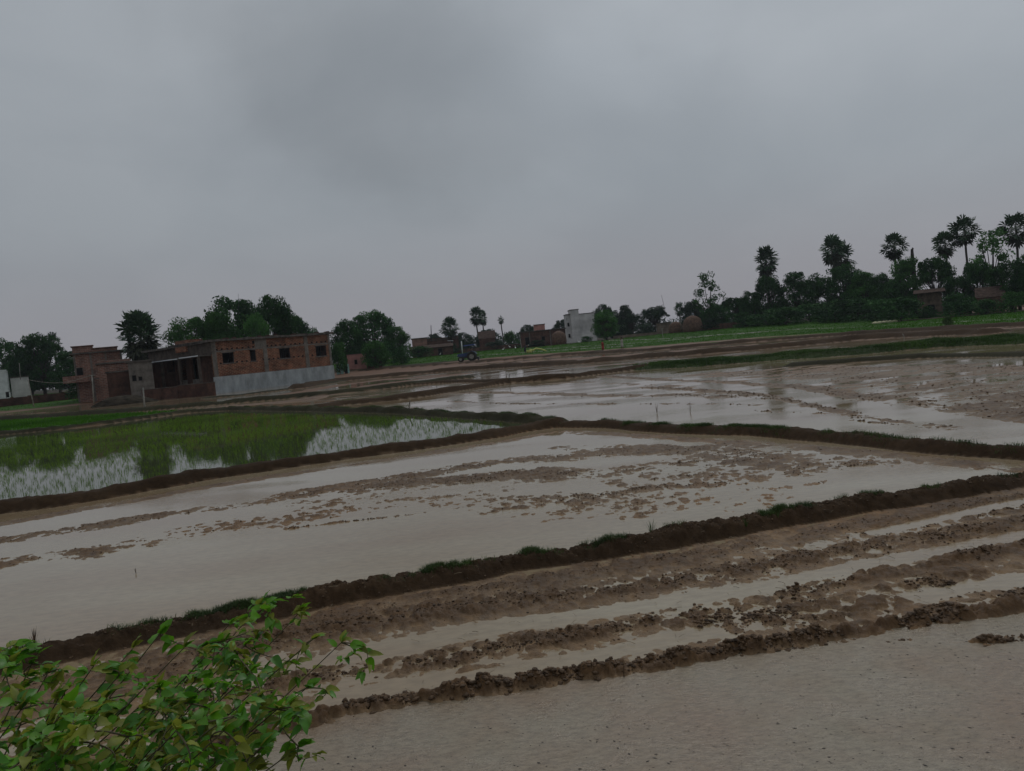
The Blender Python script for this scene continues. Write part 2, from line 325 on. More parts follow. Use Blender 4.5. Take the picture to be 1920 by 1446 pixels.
M['slab'] = mat('roof_slab', (0.11, 0.095, 0.083), 0.9, 0.35, 2, 0.3, 12, 0.2)
M['brick'] = brick_mat('red_brick', (0.215, 0.060, 0.030), (0.115, 0.042, 0.027), (0.36, 0.25, 0.17), .42, .145, .022, dirt=.6)
M['brick_dark'] = brick_mat('old_brick', (0.115, 0.045, 0.032), (0.085, 0.040, 0.030), (0.10, 0.07, 0.055), dirt=0.6)
M['brick_mid'] = brick_mat('weathered_brick', (0.270, 0.130, 0.098), (0.185, 0.095, 0.075), (0.30, 0.23, 0.19), 0.5, 0.19, .03, dirt=0.45)
M['brick_far'] = brick_mat('village_brick', (0.150, 0.070, 0.052), (0.100, 0.056, 0.046), (0.13, 0.10, 0.085), 0.5, 0.2, 0.03, dirt=0.6)
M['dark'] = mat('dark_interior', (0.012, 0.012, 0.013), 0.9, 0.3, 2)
M['white'] = mat('white_paint', (0.62, 0.63, 0.62), 0.7, 0.15, 1.5, detail=8)
M['lime'] = mat('lime_plaster', (0.52, 0.50, 0.48), 0.85, 0.22, 0.5, 0.15, 5, detail=9)
M['pink'] = mat('pink_plaster', (0.40, 0.195, 0.165), 0.85, 0.2, 1.2, detail=8)
M['cream'] = mat('mud_plaster', (0.19, 0.145, 0.115), 0.9, 0.35, 0.8, 0.3, 6, detail=8)
M['yellow'] = mat('ochre_paint', (0.50, 0.34, 0.14), 0.8, 0.2, 1)
M['cyan'] = mat('cyan_paint', (0.28, 0.46, 0.42), 0.6, 0.2, 1)
M['sheet'] = mat('tin_sheet', (0.66, 0.68, 0.70), 0.4, 0.1, 1, metal=0.0)
M['tiles'] = mat('clay_tiles', (0.075, 0.050, 0.040), 0.95, 0.4, 2.5, 0.6, 10, 0.1)
M['mud_dark'] = mat('dark_mud_plaster', (0.115, 0.085, 0.065), 0.95, 0.4, 1.2, 0.4, 6, 0.1, detail=8)
M['tin_blue'] = mat('blue_grey_roof', (0.13, 0.16, 0.20), 0.6, 0.2, 1)
M['wood'] = mat('weathered_wood', (0.10, 0.082, 0.065), 0.85, 0.35, 5, 0.4, 30)
M['pale_wood'] = mat('pale_post', (0.26, 0.25, 0.22), 0.8, 0.3, 4)
M['straw'] = mat('straw_stack', (0.120, 0.072, 0.050), 0.95, 0.35, 3, 0.8, 14, col2=(0.075, 0.046, 0.034))
M['straw_bit'] = mat('old_straw', (0.26, 0.20, 0.13), .8, .4, 6)
M['heap'] = mat('dark_earth', (0.042, 0.034, 0.024), .95, .4, 2, .8, 8, .1)
M['blue'] = mat('blue_paint', (0.020, 0.048, 0.15), 0.4, 0.2, 2, spec=0.5)
M['tyre'] = mat('muddy_tyre', (0.030, 0.026, 0.022), 0.85, 0.4, 4)
M['metal'] = mat('dark_metal', (0.06, 0.06, 0.065), 0.5, 0.3, 3, metal=0.4)
M['red_cloth'] = mat('red_cloth', (0.28, 0.035, 0.03), 0.85, 0.2, 3)
M['dark_cloth'] = mat('dark_cloth', (0.035, 0.035, 0.045), 0.85, 0.2, 3)
M['pale_cloth'] = mat('pale_cloth', (0.38, 0.37, 0.32), 0.85, 0.2, 3)
M['yellow_cloth'] = mat('yellow_hose', (0.55, 0.52, 0.16), 0.7, 0.15, 3)
M['skin'] = mat('skin', (0.13, 0.07, 0.045), 0.6, 0.1, 5)
M['hair'] = mat('hair', (0.012, 0.011, 0.010), 0.6, 0.1, 5)
M['feather'] = mat('white_feather', (0.75, 0.75, 0.72), 0.8, 0.05, 5)
M['bill'] = mat('yellow_bill', (0.5, 0.35, 0.05), 0.6, 0.05, 5)
M['sack'] = mat('pale_sack', (0.55, 0.52, 0.33), 0.8, 0.25, 2)

# ---------------------------------------------------------------- the fields: bunds, furrows, standing water
BUNDS = [  # name, label, px points, height, half top, half base, tint
 ('earth_bund', 'nearest earth bund with grass tufts, crossing the whole foreground', [(-500,1352),(-250,1303),(0,1252),(200,1213),(400,1170),(520,1150),(600,1132),(700,1114),(800,1096),(900,1078),(960,1064),(1100,1045),(1200,1028),(1300,1012),(1400,995),(1500,975),(1600,957),(1700,943),(1800,927),(1920,906),(2200,866),(2500,830)], 0.120, 0.06, 0.28, 0),
 ('earth_bund', 'bare brown earth bund along the front of the flooded seedling plot', [(-500,1048),(-300,1010),(0,961),(100,948),(200,932),(300,914),(400,896),(500,881),(600,867),(700,853),(800,839),(900,823),(960,813),(1045,799)], 0.195, 0.11, 0.38, 0),
 ('earth_bund', 'earth bund running right from the bund junction, grassy then bare', [(1045,799),(1130,801),(1200,805),(1300,811),(1400,814),(1500,821),(1600,829),(1700,840),(1800,850),(1920,859),(2200,886),(2500,915)], 0.165, 0.09, 0.34, 0),
 ('earth_bund', 'thin dark bund behind the seedling plot, left of the bund junction', [(1045,797),(950,787),(850,781),(750,775),(650,772),(560,770),(430,770),(350,775),(270,786),(150,802),(0,816),(-250,835)], 0.20, 0.12, 0.45, 1),
 ('earth_bund', 'low dark bund in front of the half-built brick house', [(-250,800),(0,788),(150,779),(280,770),(350,764),(430,757),(520,749),(600,742),(700,731),(780,721),(870,710)], 0.28, 0.3, 0.8, 1),
 ('earth_bund', 'bund crossing the middle of the flooded fields to the grass strip', [(600,768),(640,760),(700,754),(780,745),(880,729),(960,718),(1040,712),(1120,702),(1200,693),(1290,686)], 0.26, 0.2, 0.6, 0),
 ('earth_bund', 'short dark bund stub between the small far plots', [(780,722),(860,717),(940,716),(1020,713)], 0.18, 0.2, 0.5, 0),
 ('earth_bund', 'long far bund from behind the brick house toward the right trees', [(560,728),(620,717),(700,709),(800,700),(900,692),(1000,686),(1080,682),(1200,672),(1300,665),(1400,657),(1500,648),(1600,638),(1700,631),(1850,625)], 0.34, 0.5, 1.4, 0),
 ('earth_bund', 'farthest bund, just in front of the bright green nursery plots', [(620,699),(760,690),(880,681),(1000,672),(1100,664),(1200,659),(1320,649),(1450,638),(1560,630),(1700,621),(1850,614),(2100,600)], 0.30, 0.5, 1.4, 0),
 ('earth_bund', 'dark low bund at the right edge below the grass strip', [(1500,686),(1600,680),(1700,673),(1800,669),(1920,667),(2200,664)], 0.16, 0.25, 0.7, 1),
 ('earth_bank', 'low dark earth bank along the foot of the grey plinth', [(392,747),(450,742),(520,733),(580,725),(634,716)], 0.14, 0.3, 0.9, 1),
 ('grass_strip', 'broad raised strip overgrown with green grass between the far right plots', [(1235,690),(1300,686),(1400,679),(1500,671),(1600,664),(1680,656),(1750,650),(1850,645),(2000,638),(2250,622)], 0.26, 0.7, 1.7, 2),
]
ZONES = [  # px points, half width m, mean level, clod amplitude
 ([(380,1402),(560,1357),(700,1324),(850,1303),(1000,1286),(1150,1260),(1300,1236),(1450,1216),(1600,1188),(1750,1165),(1920,1138),(2200,1098)], .105, 0.030, .075),
 ([(300,1335),(560,1280),(700,1258),(850,1234),(1000,1208),(1150,1184),(1300,1152),(1450,1120),(1600,1090),(1750,1062),(1920,1032),(2200,985)], .15, 0.014, .055),
 ([(1300,1176),(1450,1158),(1560,1142),(1650,1128),(1740,1112),(1820,1090)], .26, 0.004, .05),
 ([(250,1262),(450,1220),(600,1188),(800,1154),(950,1132),(1100,1116),(1250,1096),(1400,1068),(1550,1040),(1700,1016),(1850,993),(1960,975),(2200,935)], .24, 0.014, .045),
 ([(-400,1395),(-100,1330),(0,1305),(200,1262),(400,1218),(600,1168),(800,1127),(1000,1092),(1200,1060),(1400,1028),(1550,1000),(1700,972),(1850,945),(1950,930)], .22, 0.020, .022),
 ([(1600,1006),(1750,985),(1850,968),(1960,950)], .14, -0.002, .035),
 ([(1835,1208),(1880,1206),(1960,1196)], .08, 0.008, .05),
 ([(1640,1208),(1700,1204)], .05, -0.002, .035), ([(1750,1150),(1820,1140),(1960,1110)], .10, 0.002, .05),
 ([(-300,1320),(-50,1330),(150,1330),(300,1300)], .5, 0.002, .02),
 ([(600,1325),(720,1300),(900,1272),(1050,1255)], .20, -0.006, .016),
 # field in the middle
 ([(-300,1062),(0,1015),(150,992),(300,967),(450,946),(600,926),(750,913),(900,894),(1000,882)], .50, 0.004, .032),
 ([(560,930),(700,905),(850,880),(1000,862),(1150,850),(1300,845),(1400,850),(1450,856)], .75, 0.005, .034),
 ([(860,905),(1050,893),(1200,880),(1300,868),(1420,868)], .70, 0.006, .034),
 ([(1030,936),(1150,927),(1250,914),(1350,912),(1420,900)], .26, 0.002, .034),
 ([(1460,892),(1530,886)], .12, -0.002, .03), ([(1560,878),(1640,872)], .10, -0.002, .03),
 ([(-300,1038),(0,985),(200,950),(400,912),(600,882),(800,852),(960,826),(1040,812),(1150,815),(1300,826),(1450,836),(1600,850),(1720,862),(1870,878),(2100,900)], .38, 0.011, .020),
 ([(540,992),(640,982),(740,970),(810,960)], .07, -0.004, .03), ([(990,985),(1100,960),(1180,945)], .10, -0.014, .026),
 ([(1380,920),(1480,915),(1560,905)], .12, -0.012, .03), ([(600,1075),(750,1040)], .2, -0.024, .02),
 ([(1430,975),(1560,952),(1640,925)], .10, -0.008, .03), ([(1850,880),(1960,872)], .2, -0.004, .03),
 ([(600,960),(800,935),(1000,945),(1200,950),(1400,940)], .9, -0.019, .040),
 ([(0,1060),(200,1030),(400,990),(560,970)], .6, -0.010, .036),
 ([(1180,905),(1350,890),(1500,880),(1620,868)], .7, -0.009, .038),
 ([(1050,840),(1250,842),(1450,862)], .5, 0.0, .034),
 # field beyond, right
 ([(660,752),(800,740),(900,736),(1000,738),(1150,742),(1300,741),(1400,745)], .8, 0.005, .034),
 ([(820,752),(950,757),(1150,758),(1300,757),(1420,760)], .35, -0.002, .035),
 ([(1130,706),(1250,714),(1350,716),(1430,722),(1520,728),(1600,742),(1700,755),(1800,768),(1940,783),(2200,810)], .60, 0.020, .040),
 ([(1350,700),(1500,705),(1650,712),(1800,730),(1950,750),(2200,780)], 2.6, 0.004, .036),
 ([(1500,694),(1700,690),(1950,690),(2200,700)], 2.4, 0.003, .034),
 ([(1210,727),(1300,732),(1400,738),(1480,750),(1560,768),(1650,782),(1730,792),(1790,799)], .42, 0.019, .042),
 ([(1250,741),(1400,744),(1460,750)], .3, 0.002, .035), ([(1400,770),(1480,775),(1560,778)], .2, -0.004, .04),
 ([(1500,745),(1600,752)], .3, -0.002, .03), ([(1600,790),(1760,804),(1800,806)], .10, -0.002, .04),
 ([(960,724),(1100,716),(1200,722),(1350,726)], .7, -0.004, .03), ([(640,765),(720,768),(900,764)], .3, -0.006, .03),
 ([(620,752),(700,745),(760,738)], .8, 0.004, .03),
 # far plots, more mud than water
 ([(560,752),(700,722),(860,702)], 1.5, 0.014, .03), ([(640,745),(760,737),(860,725)], .9, 0.000, .03),
 ([(540,740),(640,722),(720,712),(850,703)], 2.0, 0.018, .03),
 ([(620,706),(800,693),(1000,679),(1200,666),(1400,650),(1600,635),(1800,622)], 6.5, 0.012, .05),
 ([(1400,668),(1600,652),(1750,640),(1950,630)], 3.0, 0.004, .05),
 ([(1000,694),(1150,684),(1300,676)], .8, 0.000, .04),
 ([(-250,790),(0,778),(200,770),(400,762)], 2.5, -0.010, .02),
 ([(300,776),(430,762),(560,752)], 1.6, 0.020, .03),
]
GREENS = [  # px polygons that are planted with bright nursery rice
 [(560,697),(620,694),(760,685),(860,677),(1000,666),(1150,656),(1300,643),(1450,631),(1600,623),(1750,614),(1920,606),(2250,588),(2250,566),(1920,583),(1750,590),(1600,600),(1450,609),(1300,621),(1150,638),(1000,653),(900,660),(760,672),(620,684),(560,688)],
 [(-300,800),(0,773),(100,763),(200,750),(206,733),(100,739),(0,746),(-300,772)],
 [(-300,824),(0,811),(150,798),(270,782),(340,772),(280,775),(150,783),(0,791),(-300,806)],
]
NURSERY_GAPS = [[(1040,643),(1150,640),(1240,637),(1330,631),(1430,624)], [(900,668),(1000,661),(1100,655),(1180,650)], [(1380,628),(1480,620),(1600,615),(1750,606),(1950,598)], [(1000,657),(1120,650),(1250,640),(1350,629)]]

def seg_dist(X, Y, pts, pad, full=None):
    d = np.full(X.shape, 1e3, np.float32)
    for (x0, y0), (x1, y1) in zip(pts[:-1], pts[1:]):
        m = (X > min(x0,x1)-pad) & (X < max(x0,x1)+pad) & (Y > min(y0,y1)-pad) & (Y < max(y0,y1)+pad)
        if not m.any(): continue
        dx, dy = x1-x0, y1-y0; l2 = dx*dx+dy*dy+1e-9
        xx, yy = X[m], Y[m]; t = np.clip(((xx-x0)*dx+(yy-y0)*dy)/l2, 0, 1)
        q = np.hypot(xx-x0-t*dx, yy-y0-t*dy); d[m] = np.minimum(d[m], q)
    return d
def inpoly(X, Y, poly):
    ins = np.zeros(X.shape, bool); n = len(poly)
    for i in range(n):
        x0, y0 = poly[i]; x1, y1 = poly[(i+1) % n]
        if y0 == y1: continue
        c = ((y0 > Y) != (y1 > Y)) & (X < (x1-x0)*(Y-y0)/(y1-y0)+x0); ins ^= c
    return ins
def smooth_line(pts, n=4):
    out = []
    P = [Vector((*p, 0)) for p in pts]
    for i in range(len(P)-1):
        a = P[max(i-1,0)]; b = P[i]; c = P[i+1]; d = P[min(i+2, len(P)-1)]
        for k in range(n):
            t = k/n; out.append(tuple((0.5*((2*b)+(c-a)*t+(2*a-5*b+4*c-d)*t*t+(3*b-a-3*c+d)*t**3))[:2]))
    out.append(tuple(P[-1][:2])); return out
bund_w = [smooth_line([GT(*p) for p in b[2]]) for b in BUNDS]
zone_w = [[GT(*p) for p in z[0]] for z in ZONES]
green_w = [[GT(*p) for p in g] for g in GREENS]
gap_w = [[GT(*p) for p in g] for g in NURSERY_GAPS]
near_poly = [G(*p) for p in [(-500,1352),(0,1252),(400,1170),(800,1096),(1200,1028),(1600,957),(1920,906),(2500,830),(2700,1030),(2200,1098),(1920,1138),(1600,1188),(1300,1236),(1000,1286),(700,1324),(380,1402),(-500,1560)]]
puddle_w = [[G(*p) for p in q] for q in ([(640,1235),(800,1205),(950,1172),(1100,1152),(1250,1130),(1400,1108),(1500,1085),(1700,1045),(1920,1002),(2200,960)], [(1640,1000),(1780,968),(1920,938),(2100,905)], [(640,1310),(800,1285),(950,1258),(1100,1232),(1250,1200),(1340,1185)], [(1720,1120),(1820,1100),(1960,1078),(2200,1040)], [(1150,712),(1330,722),(1484,737),(1590,761),(1700,781),(1920,806),(2200,835)], [(700,758),(900,764),(1100,768),(1350,772),(1480,786),(1600,800)], [(1000,752),(1200,750),(1380,752)])]
a0, a1 = G(600,1132), G(1800,927); DIR = Vector((a1[0]-a0[0], a1[1]-a0[1])).normalized()   # ploughing direction

def crumbs(X, Y, s, seed, rad=.62):
    """rounded lumps, one per cell of size s"""
    u = X/s; v = Y/s; iu = np.floor(u); iv = np.floor(v); best = np.zeros(X.shape, np.float32)
    for a in (-1, 0, 1):
        for b in (-1, 0, 1):
            cx = iu+a; cy = iv+b; h1 = hash2(cx, cy, seed); h2 = hash2(cx, cy, seed+5); h3 = hash2(cx, cy, seed+9)
            d2 = ((u-cx-h1)**2+(v-cy-h2)**2)/(rad*(.45+.75*h3))**2
            best = np.maximum(best, np.sqrt(np.maximum(0, 1-d2))*(.35+.65*h3))
    return best
def clod_noise(X, Y, r):
    u = X*DIR.x+Y*DIR.y; v = -X*DIR.y+Y*DIR.x
    a1 = 1-sstep(22, 45, r); n = 0.55*a1*fbm(u/0.34, v/0.17, 11, 2) + 0.45*fbm(u/1.5, v/0.5, 23, 2) + .55*(1-a1)*fbm(u/5, v/1.6, 29, 2)
    near = 1-sstep(9, 20, r)
    m = r < 30
    if m.any():
        q = np.zeros(X.shape, np.float32); wu = u[m]+.03*vnoise(u[m]/.07, v[m]/.07, 33); wv = v[m]+.03*vnoise(u[m]/.07+9, v[m]/.07, 35)
        q[m] = .75*crumbs(wu, wv, .13, 41)*(1-sstep(16, 30, r[m]))+near[m]*(.5*crumbs(wu, wv, .065, 43)+.28*crumbs(wu, wv, .035, 47))-.35*(1-sstep(16, 30, r[m]))
        n = .8*n + q
    return n
def height(X, Y):
    r = np.hypot(X, Y).astype(np.float32)
    u = X*DIR.x+Y*DIR.y; v = -X*DIR.y+Y*DIR.x
    base = -0.042 + 0.006*fbm(u/2.5, v/0.8, 3, 3)
    nearp = (seg_dist(X, Y, bund_w[0], 9.0) < 8.5) & (r < 16) & (inpoly(X, Y, near_poly)); base = np.where(nearp, -0.003+0.012*fbm(u/1.6, v/0.45, 4, 3), base)
    lvl = base.copy(); amp = np.full(X.shape, 0.006, np.float32)+0.015*nearp*(1+fbm(u/.9, v/.3, 6, 2))
    wob = 1+0.45*fbm(u/1.1, v/0.5, 5, 3); rq = sstep(8, 20, r); patch = .018*fbm(u/(.45+.8*rq), v/(.16+.25*rq), 15, 3)
    for (pp, hw, lv, ca), wl in zip(ZONES, zone_w):
        d = seg_dist(X, Y, wl, hw*2.6)/hw/wob
        w = np.exp(-(d**2.2)); lvl = lvl*(1-w)+(lv+.003*(hw > .2)+patch*(.6+.6*(hw > .2)))*w; amp = np.maximum(amp, ca*np.minimum(1, 1.3*w))
    for q_, hw_ in zip(puddle_w, (.13, .10, .10, .13, .42, .20, .10)):
        d = seg_dist(X, Y, q_, hw_*2.5)/hw_/wob; w = np.exp(-(d**3)); lvl = lvl*(1-w)-.030*w; amp = amp*(1-w)+.004*w
    far = sstep(50, 75, r); lvl = np.maximum(lvl, lvl*(1-far)+far*(-0.014+0.012*fbm(u/9, v/3, 8, 3))); amp = np.maximum(amp, 0.02*far)
    cn = clod_noise(X, Y, r)
    z = lvl + amp*cn
    T = rise(X, Y); z = z + T
    reg = np.zeros(X.shape, np.int16)
    # nursery plots stand a little above the mud
    edge = 0.0
    for g in green_w:
        m = inpoly(X+0.3*vnoise(X/5, Y/5, 51), Y+0.15*vnoise(X/5+9, Y/5, 52), g)
        z[m] = np.maximum(z[m], T[m]+0.06+0.02*cn[m]); reg[m] = 100
    for g in gap_w:
        d = seg_dist(X, Y, g, 3.0); m = (d < 0.5) & (reg == 100); z[m] = T[m]+0.02; reg[m] = 101
    land = sstep(0.03, 0.12, T); z = z + land*0.05
    # bunds
    bw = np.zeros(X.shape, np.float32); bi = np.zeros(X.shape, np.int16)
    for i, b in enumerate(BUNDS):
        h, ht, hb = b[3], b[4], b[5]
        d = seg_dist(X, Y, bund_w[i], hb*1.8)
        k = 0.30 if hb < 0.5 else 0.35
        fs_ = .55 if hb < .46 else 1.6; d = d*(1+k*fbm(u/fs_, v/fs_, 61+i, 3))
        prof = h*(1-sstep(ht, hb, d)**.8)*(1+0.45*fbm(u/(fs_*1.3), v/(fs_*1.3), 81+i, 3))
        nr = 1-sstep(9, 22, r)
        prof = prof + (prof > 0.01)*(0.030*cn*(0.35+nr))*np.minimum(1, prof/0.08)
        m = (prof > 0.018); z = np.where(prof > 0.002, np.maximum(z, T+prof-0.012), z); reg[m] = i+1
        q = sstep(0.0, 0.022, prof); mm_ = q > bw; bw[mm_] = q[mm_]; bi[mm_] = i
    height.bw, height.bi = bw, bi
    # roadside bank under the camera
    bank = 0.72*(1-sstep(1.5, 2.75, Y+0.12*fbm(X/0.6, Y/0.6, 71, 3)+0.0*X)); m = (bank > 0.02)
    bank = bank + 0.015*cn
    z[m] = np.maximum(z[m], bank[m]-0.01); reg[m] = 50
    return z, reg, cn, r
def tints(X, Y, z, reg, cn, r):
    C = np.zeros(X.shape+(4,), np.float32)
    n = fbm(X/1.7, Y/1.7, 101, 4)[..., None]; hue = fbm(X/3.1+7, Y/3.1, 111, 3)[..., None]
    silt = np.array([0.188, 0.122, 0.066]); orange = np.array([0.205, 0.108, 0.042]); soil = np.array([0.096, 0.054, 0.025])
    farmud = np.array([0.145, 0.080, 0.050])
    k = np.clip(hue*1.8, 0, 1); c = silt*(1-k)+orange*k
    crumb = sstep(0.000, 0.030, z-rise(X, Y)+0.012*fbm(X/.25, Y/.25, 131, 2))[..., None]     # dark crumbly soil stands out of the pale silt film
    c = c*(1-.22*sstep(9, 14, r)[..., None]); c = c*(1-crumb)+soil*crumb
    fr = sstep(35, 70, r)[..., None]; c = c*(1-fr)+farmud*fr
    c = c*(1+0.25*n)
    C[..., :3] = c; C[..., 3] = 0.15*crumb[..., 0]+0.35*fr[..., 0]
    bt = [np.array([0.043,0.026,0.014]), np.array([0.030,0.028,0.014]), np.array([0.034,0.050,0.018])]
    BCOL = np.array([bt[b[6]] for b in BUNDS]); w_ = height.bw[..., None]; bc = BCOL[height.bi]*(1+0.35*n)
    C0 = C.copy()
    m = reg == 100; nn = fbm(X/2.5, Y/0.9, 121, 4)[..., None]; C[m, :3] = np.array([0.038,0.095,0.014])*(1+0.5*nn[m]); C[m, 3] = 1
    m = reg == 101; C[m, :3] = np.array([0.20,0.18,0.165]); C[m, 3] = 0.1
    far = (rise(X, Y) > 0.35) & (reg == 0); C[far, :3] = np.array([0.040,0.034,0.022])*(1+0.4*n[far]); C[far, 3] = 1
    m = reg == 50; C[m, :3] = np.array([0.06,0.055,0.03])*(1+0.4*n[m]); C[m, 3] = 1
    m = reg != 50; C[m, :3] = C[m, :3]*(1-w_[m])+bc[m]*w_[m]; C[m, 3] = C[m, 3]*(1-w_[m, 0])+.95*w_[m, 0]
    return np.clip(C, 0.003, 1)

NR = 900
radii = [0.25]
while radii[-1] < 3.0: radii.append(radii[-1]+0.06)
while radii[-1] < 200: radii.append(radii[-1]*(1.0032 if radii[-1] < 10 else 1.0047 if radii[-1] < 100 else 1.009))
while radii[-1] < 1300: radii.append(radii[-1]*1.12)
radii = np.array(radii)
az = np.concatenate([np.linspace(-42, 42, 1000)]); azc = np.linspace(42, 318, 120)
AZ = np.radians(np.concatenate([az, azc[1:-1]]))
R_, A_ = np.meshgrid(radii, AZ, indexing='ij')
X = (R_*np.sin(A_)).astype(np.float32); Y = (R_*np.cos(A_)).astype(np.float32)
Z, REG, CN, RR = height(X, Y)
TI = tints(X, Y, Z, REG, CN, RR)
nr_, na_ = X.shape
idx = np.arange(nr_*na_).reshape(nr_, na_)
nxt = np.roll(idx, -1, axis=1)
quads = np.stack([idx[:-1], idx[1:], nxt[1:], nxt[:-1]], -1).reshape(-1, 4)
fr = REG[:-1].reshape(-1)
Vall = np.stack([X, Y, Z], -1).reshape(-1, 3); Call = TI.reshape(-1, 4)
# close the middle
Vall = np.vstack([Vall, [[0, 0, 0.72]]]); Call = np.vstack([Call, Call[:1]])
def sub_ground(name, sel, **kw):
    q = quads[sel]; used, inv = np.unique(q, return_inverse=True)
    o = np_obj(name, Vall[used], inv.reshape(-1, 4)[:, ::-1], M['ground'], True, 4, **kw)
    ca = o.data.color_attributes.new('tint', 'FLOAT_COLOR', 'POINT'); ca.data.foreach_set('color', Call[used].astype(np.float32).ravel())
    return o
sub_ground('ground', (fr == 0) | (fr == 101), kind='structure')
sub_ground('seedling_field', fr == 100, kind='structure')
sub_ground('roadside_bank', fr == 50, kind='structure')
for i, b in enumerate(BUNDS): sub_ground(b[0], fr == i+1, kind='structure', label=b[1])
mw = MB(); mw.add([(-600,-200,0),(600,-200,0),(600,130,0),(-600,130,0)], [(0,1,2,3)]); mw.build('water', M['water'], kind='structure')

sp_ = [G(*p) for p in [(-700,1560),(380,1402),(560,1357),(700,1324),(850,1303),(1000,1286),(1150,1260),(1300,1236),(1450,1216),(1600,1188),(1750,1165),(1920,1138),(2300,1085),(2700,1500),(2000,2300),(-300,2300)]]
ms = MB(); ms.add([(x_, y_, .003) for x_, y_ in sp_], [tuple(range(len(sp_)))]); so = ms.build('silt_sheet', M['silt'], kind='structure', label='smooth pitted sheet of wet silt along the bottom of the picture')
if so.data.polygons[0].normal.z < 0: so.data.flip_normals()
def zat(xs, ys):
    xs = np.asarray(xs, np.float32); ys = np.asarray(ys, np.float32)
    z, reg, cn, r = height(xs, ys); return z, reg

# ---------------------------------------------------------------- loose clods on the furrows (nobody could count them)
ico_v = np.array([(0,0,1),(.894,0,.447),(.276,.851,.447),(-.724,.526,.447),(-.724,-.526,.447),(.276,-.851,.447),(.724,.526,-.447),(-.276,.851,-.447),(-.894,0,-.447),(-.276,-.851,-.447),(.724,-.526,-.447),(0,0,-1)], np.float32)
ico_f = np.array([(0,1,2),(0,2,3),(0,3,4),(0,4,5),(0,5,1),(1,6,2),(2,7,3),(3,8,4),(4,9,5),(5,10,1),(6,7,2),(7,8,3),(8,9,4),(9,10,5),(10,6,1),(11,7,6),(11,8,7),(11,9,8),(11,10,9),(11,6,10)], np.int32)
def scatter_clods(name, lines, label):
    xs = []; ys = []; ss = []
    for wl, hw, n, s0, s1 in lines:
        L_ = [math.dist(wl[i], wl[i+1]) for i in range(len(wl)-1)]; tot = sum(L_)
        for _ in range(n):
            t = random.random()*tot; i = 0
            while t > L_[i] and i < len(L_)-1: t -= L_[i]; i += 1
            k = t/L_[i]; x = wl[i][0]*(1-k)+wl[i+1][0]*k; y = wl[i][1]*(1-k)+wl[i+1][1]*k
            a = random.random()*6.283; q = abs(random.gauss(0, 0.55))*hw
            # clods gather in heaps
            xs.append(x+q*math.cos(a)); ys.append(y+q*math.sin(a)); ss.append(s0+(s1-s0)*random.random()**2.5)
    xs = np.array(xs); ys = np.array(ys); ss = np.array(ss); keep = fbm(xs/0.35, ys/0.35, 140, 2) > -0.25
    xs, ys, ss = xs[keep], ys[keep], ss[keep]
    z, _ = zat(xs, ys); n = len(xs)
    V = ico_v[None]*(1+rs.uniform(-.38, .38, (n, 12, 1)))*ss[:, None, None]*rs.uniform(.7, 1.3, (n, 1, 3))
    V[..., 2] *= 0.62; a = rs.uniform(0, 6.28, n)[:, None]; x_ = V[..., 0]*np.cos(a)-V[..., 1]*np.sin(a); y_ = V[..., 0]*np.sin(a)+V[..., 1]*np.cos(a)
    V = np.stack([x_+xs[:, None], y_+ys[:, None], V[..., 2]+(z+ss*0.05)[:, None]], -1)
    Ff = (ico_f[None]+(np.arange(n)*12)[:, None, None]).reshape(-1, 3)
    np_obj(name, V.reshape(-1, 3), Ff, M['clod'], True, 3, kind='stuff', label=label, cat='mud')
cl = [(zone_w[0], .13, 5000, .004, .024), (zone_w[1], .18, 3300, .003, .018), (zone_w[2], .28, 3000, .003, .018), (zone_w[3], .30, 4500, .003, .015), (zone_w[4], .25, 2500, .003, .011), (zone_w[5], .12, 500, .003, .014), (zone_w[6], .07, 260, .005, .022), (zone_w[7], .05, 60, .004, .015), (zone_w[8], .12, 500, .005, .020), (bund_w[0], .2, 4000, .004, .015)]
scatter_clods('mud_clods', cl, 'dark wet mud clods heaped along the furrows in the foreground')
cl2 = [(zone_w[k], ZONES[k][1]*1.1, n, .004, .015) for k, n in ((24, 700), (25, 350), (26, 500), (27, 250), (11, 1600), (12, 1700), (13, 1800), (14, 900), (15, 80), (16, 80), (17, 500), (18, 240), (20, 100), (22, 140))]
cl2 += [(zone_w[k], ZONES[k][1]*1.3, n, .008, .034) for k, n in ((28, 700), (29, 600), (30, 1200), (31, 1800), (32, 1200), (33, 1100), (34, 300), (35, 120), (36, 100), (37, 60), (38, 300), (39, 120))]
scatter_clods('floating_clods', cl2, 'small brown mud lumps poking out of the flooded fields')
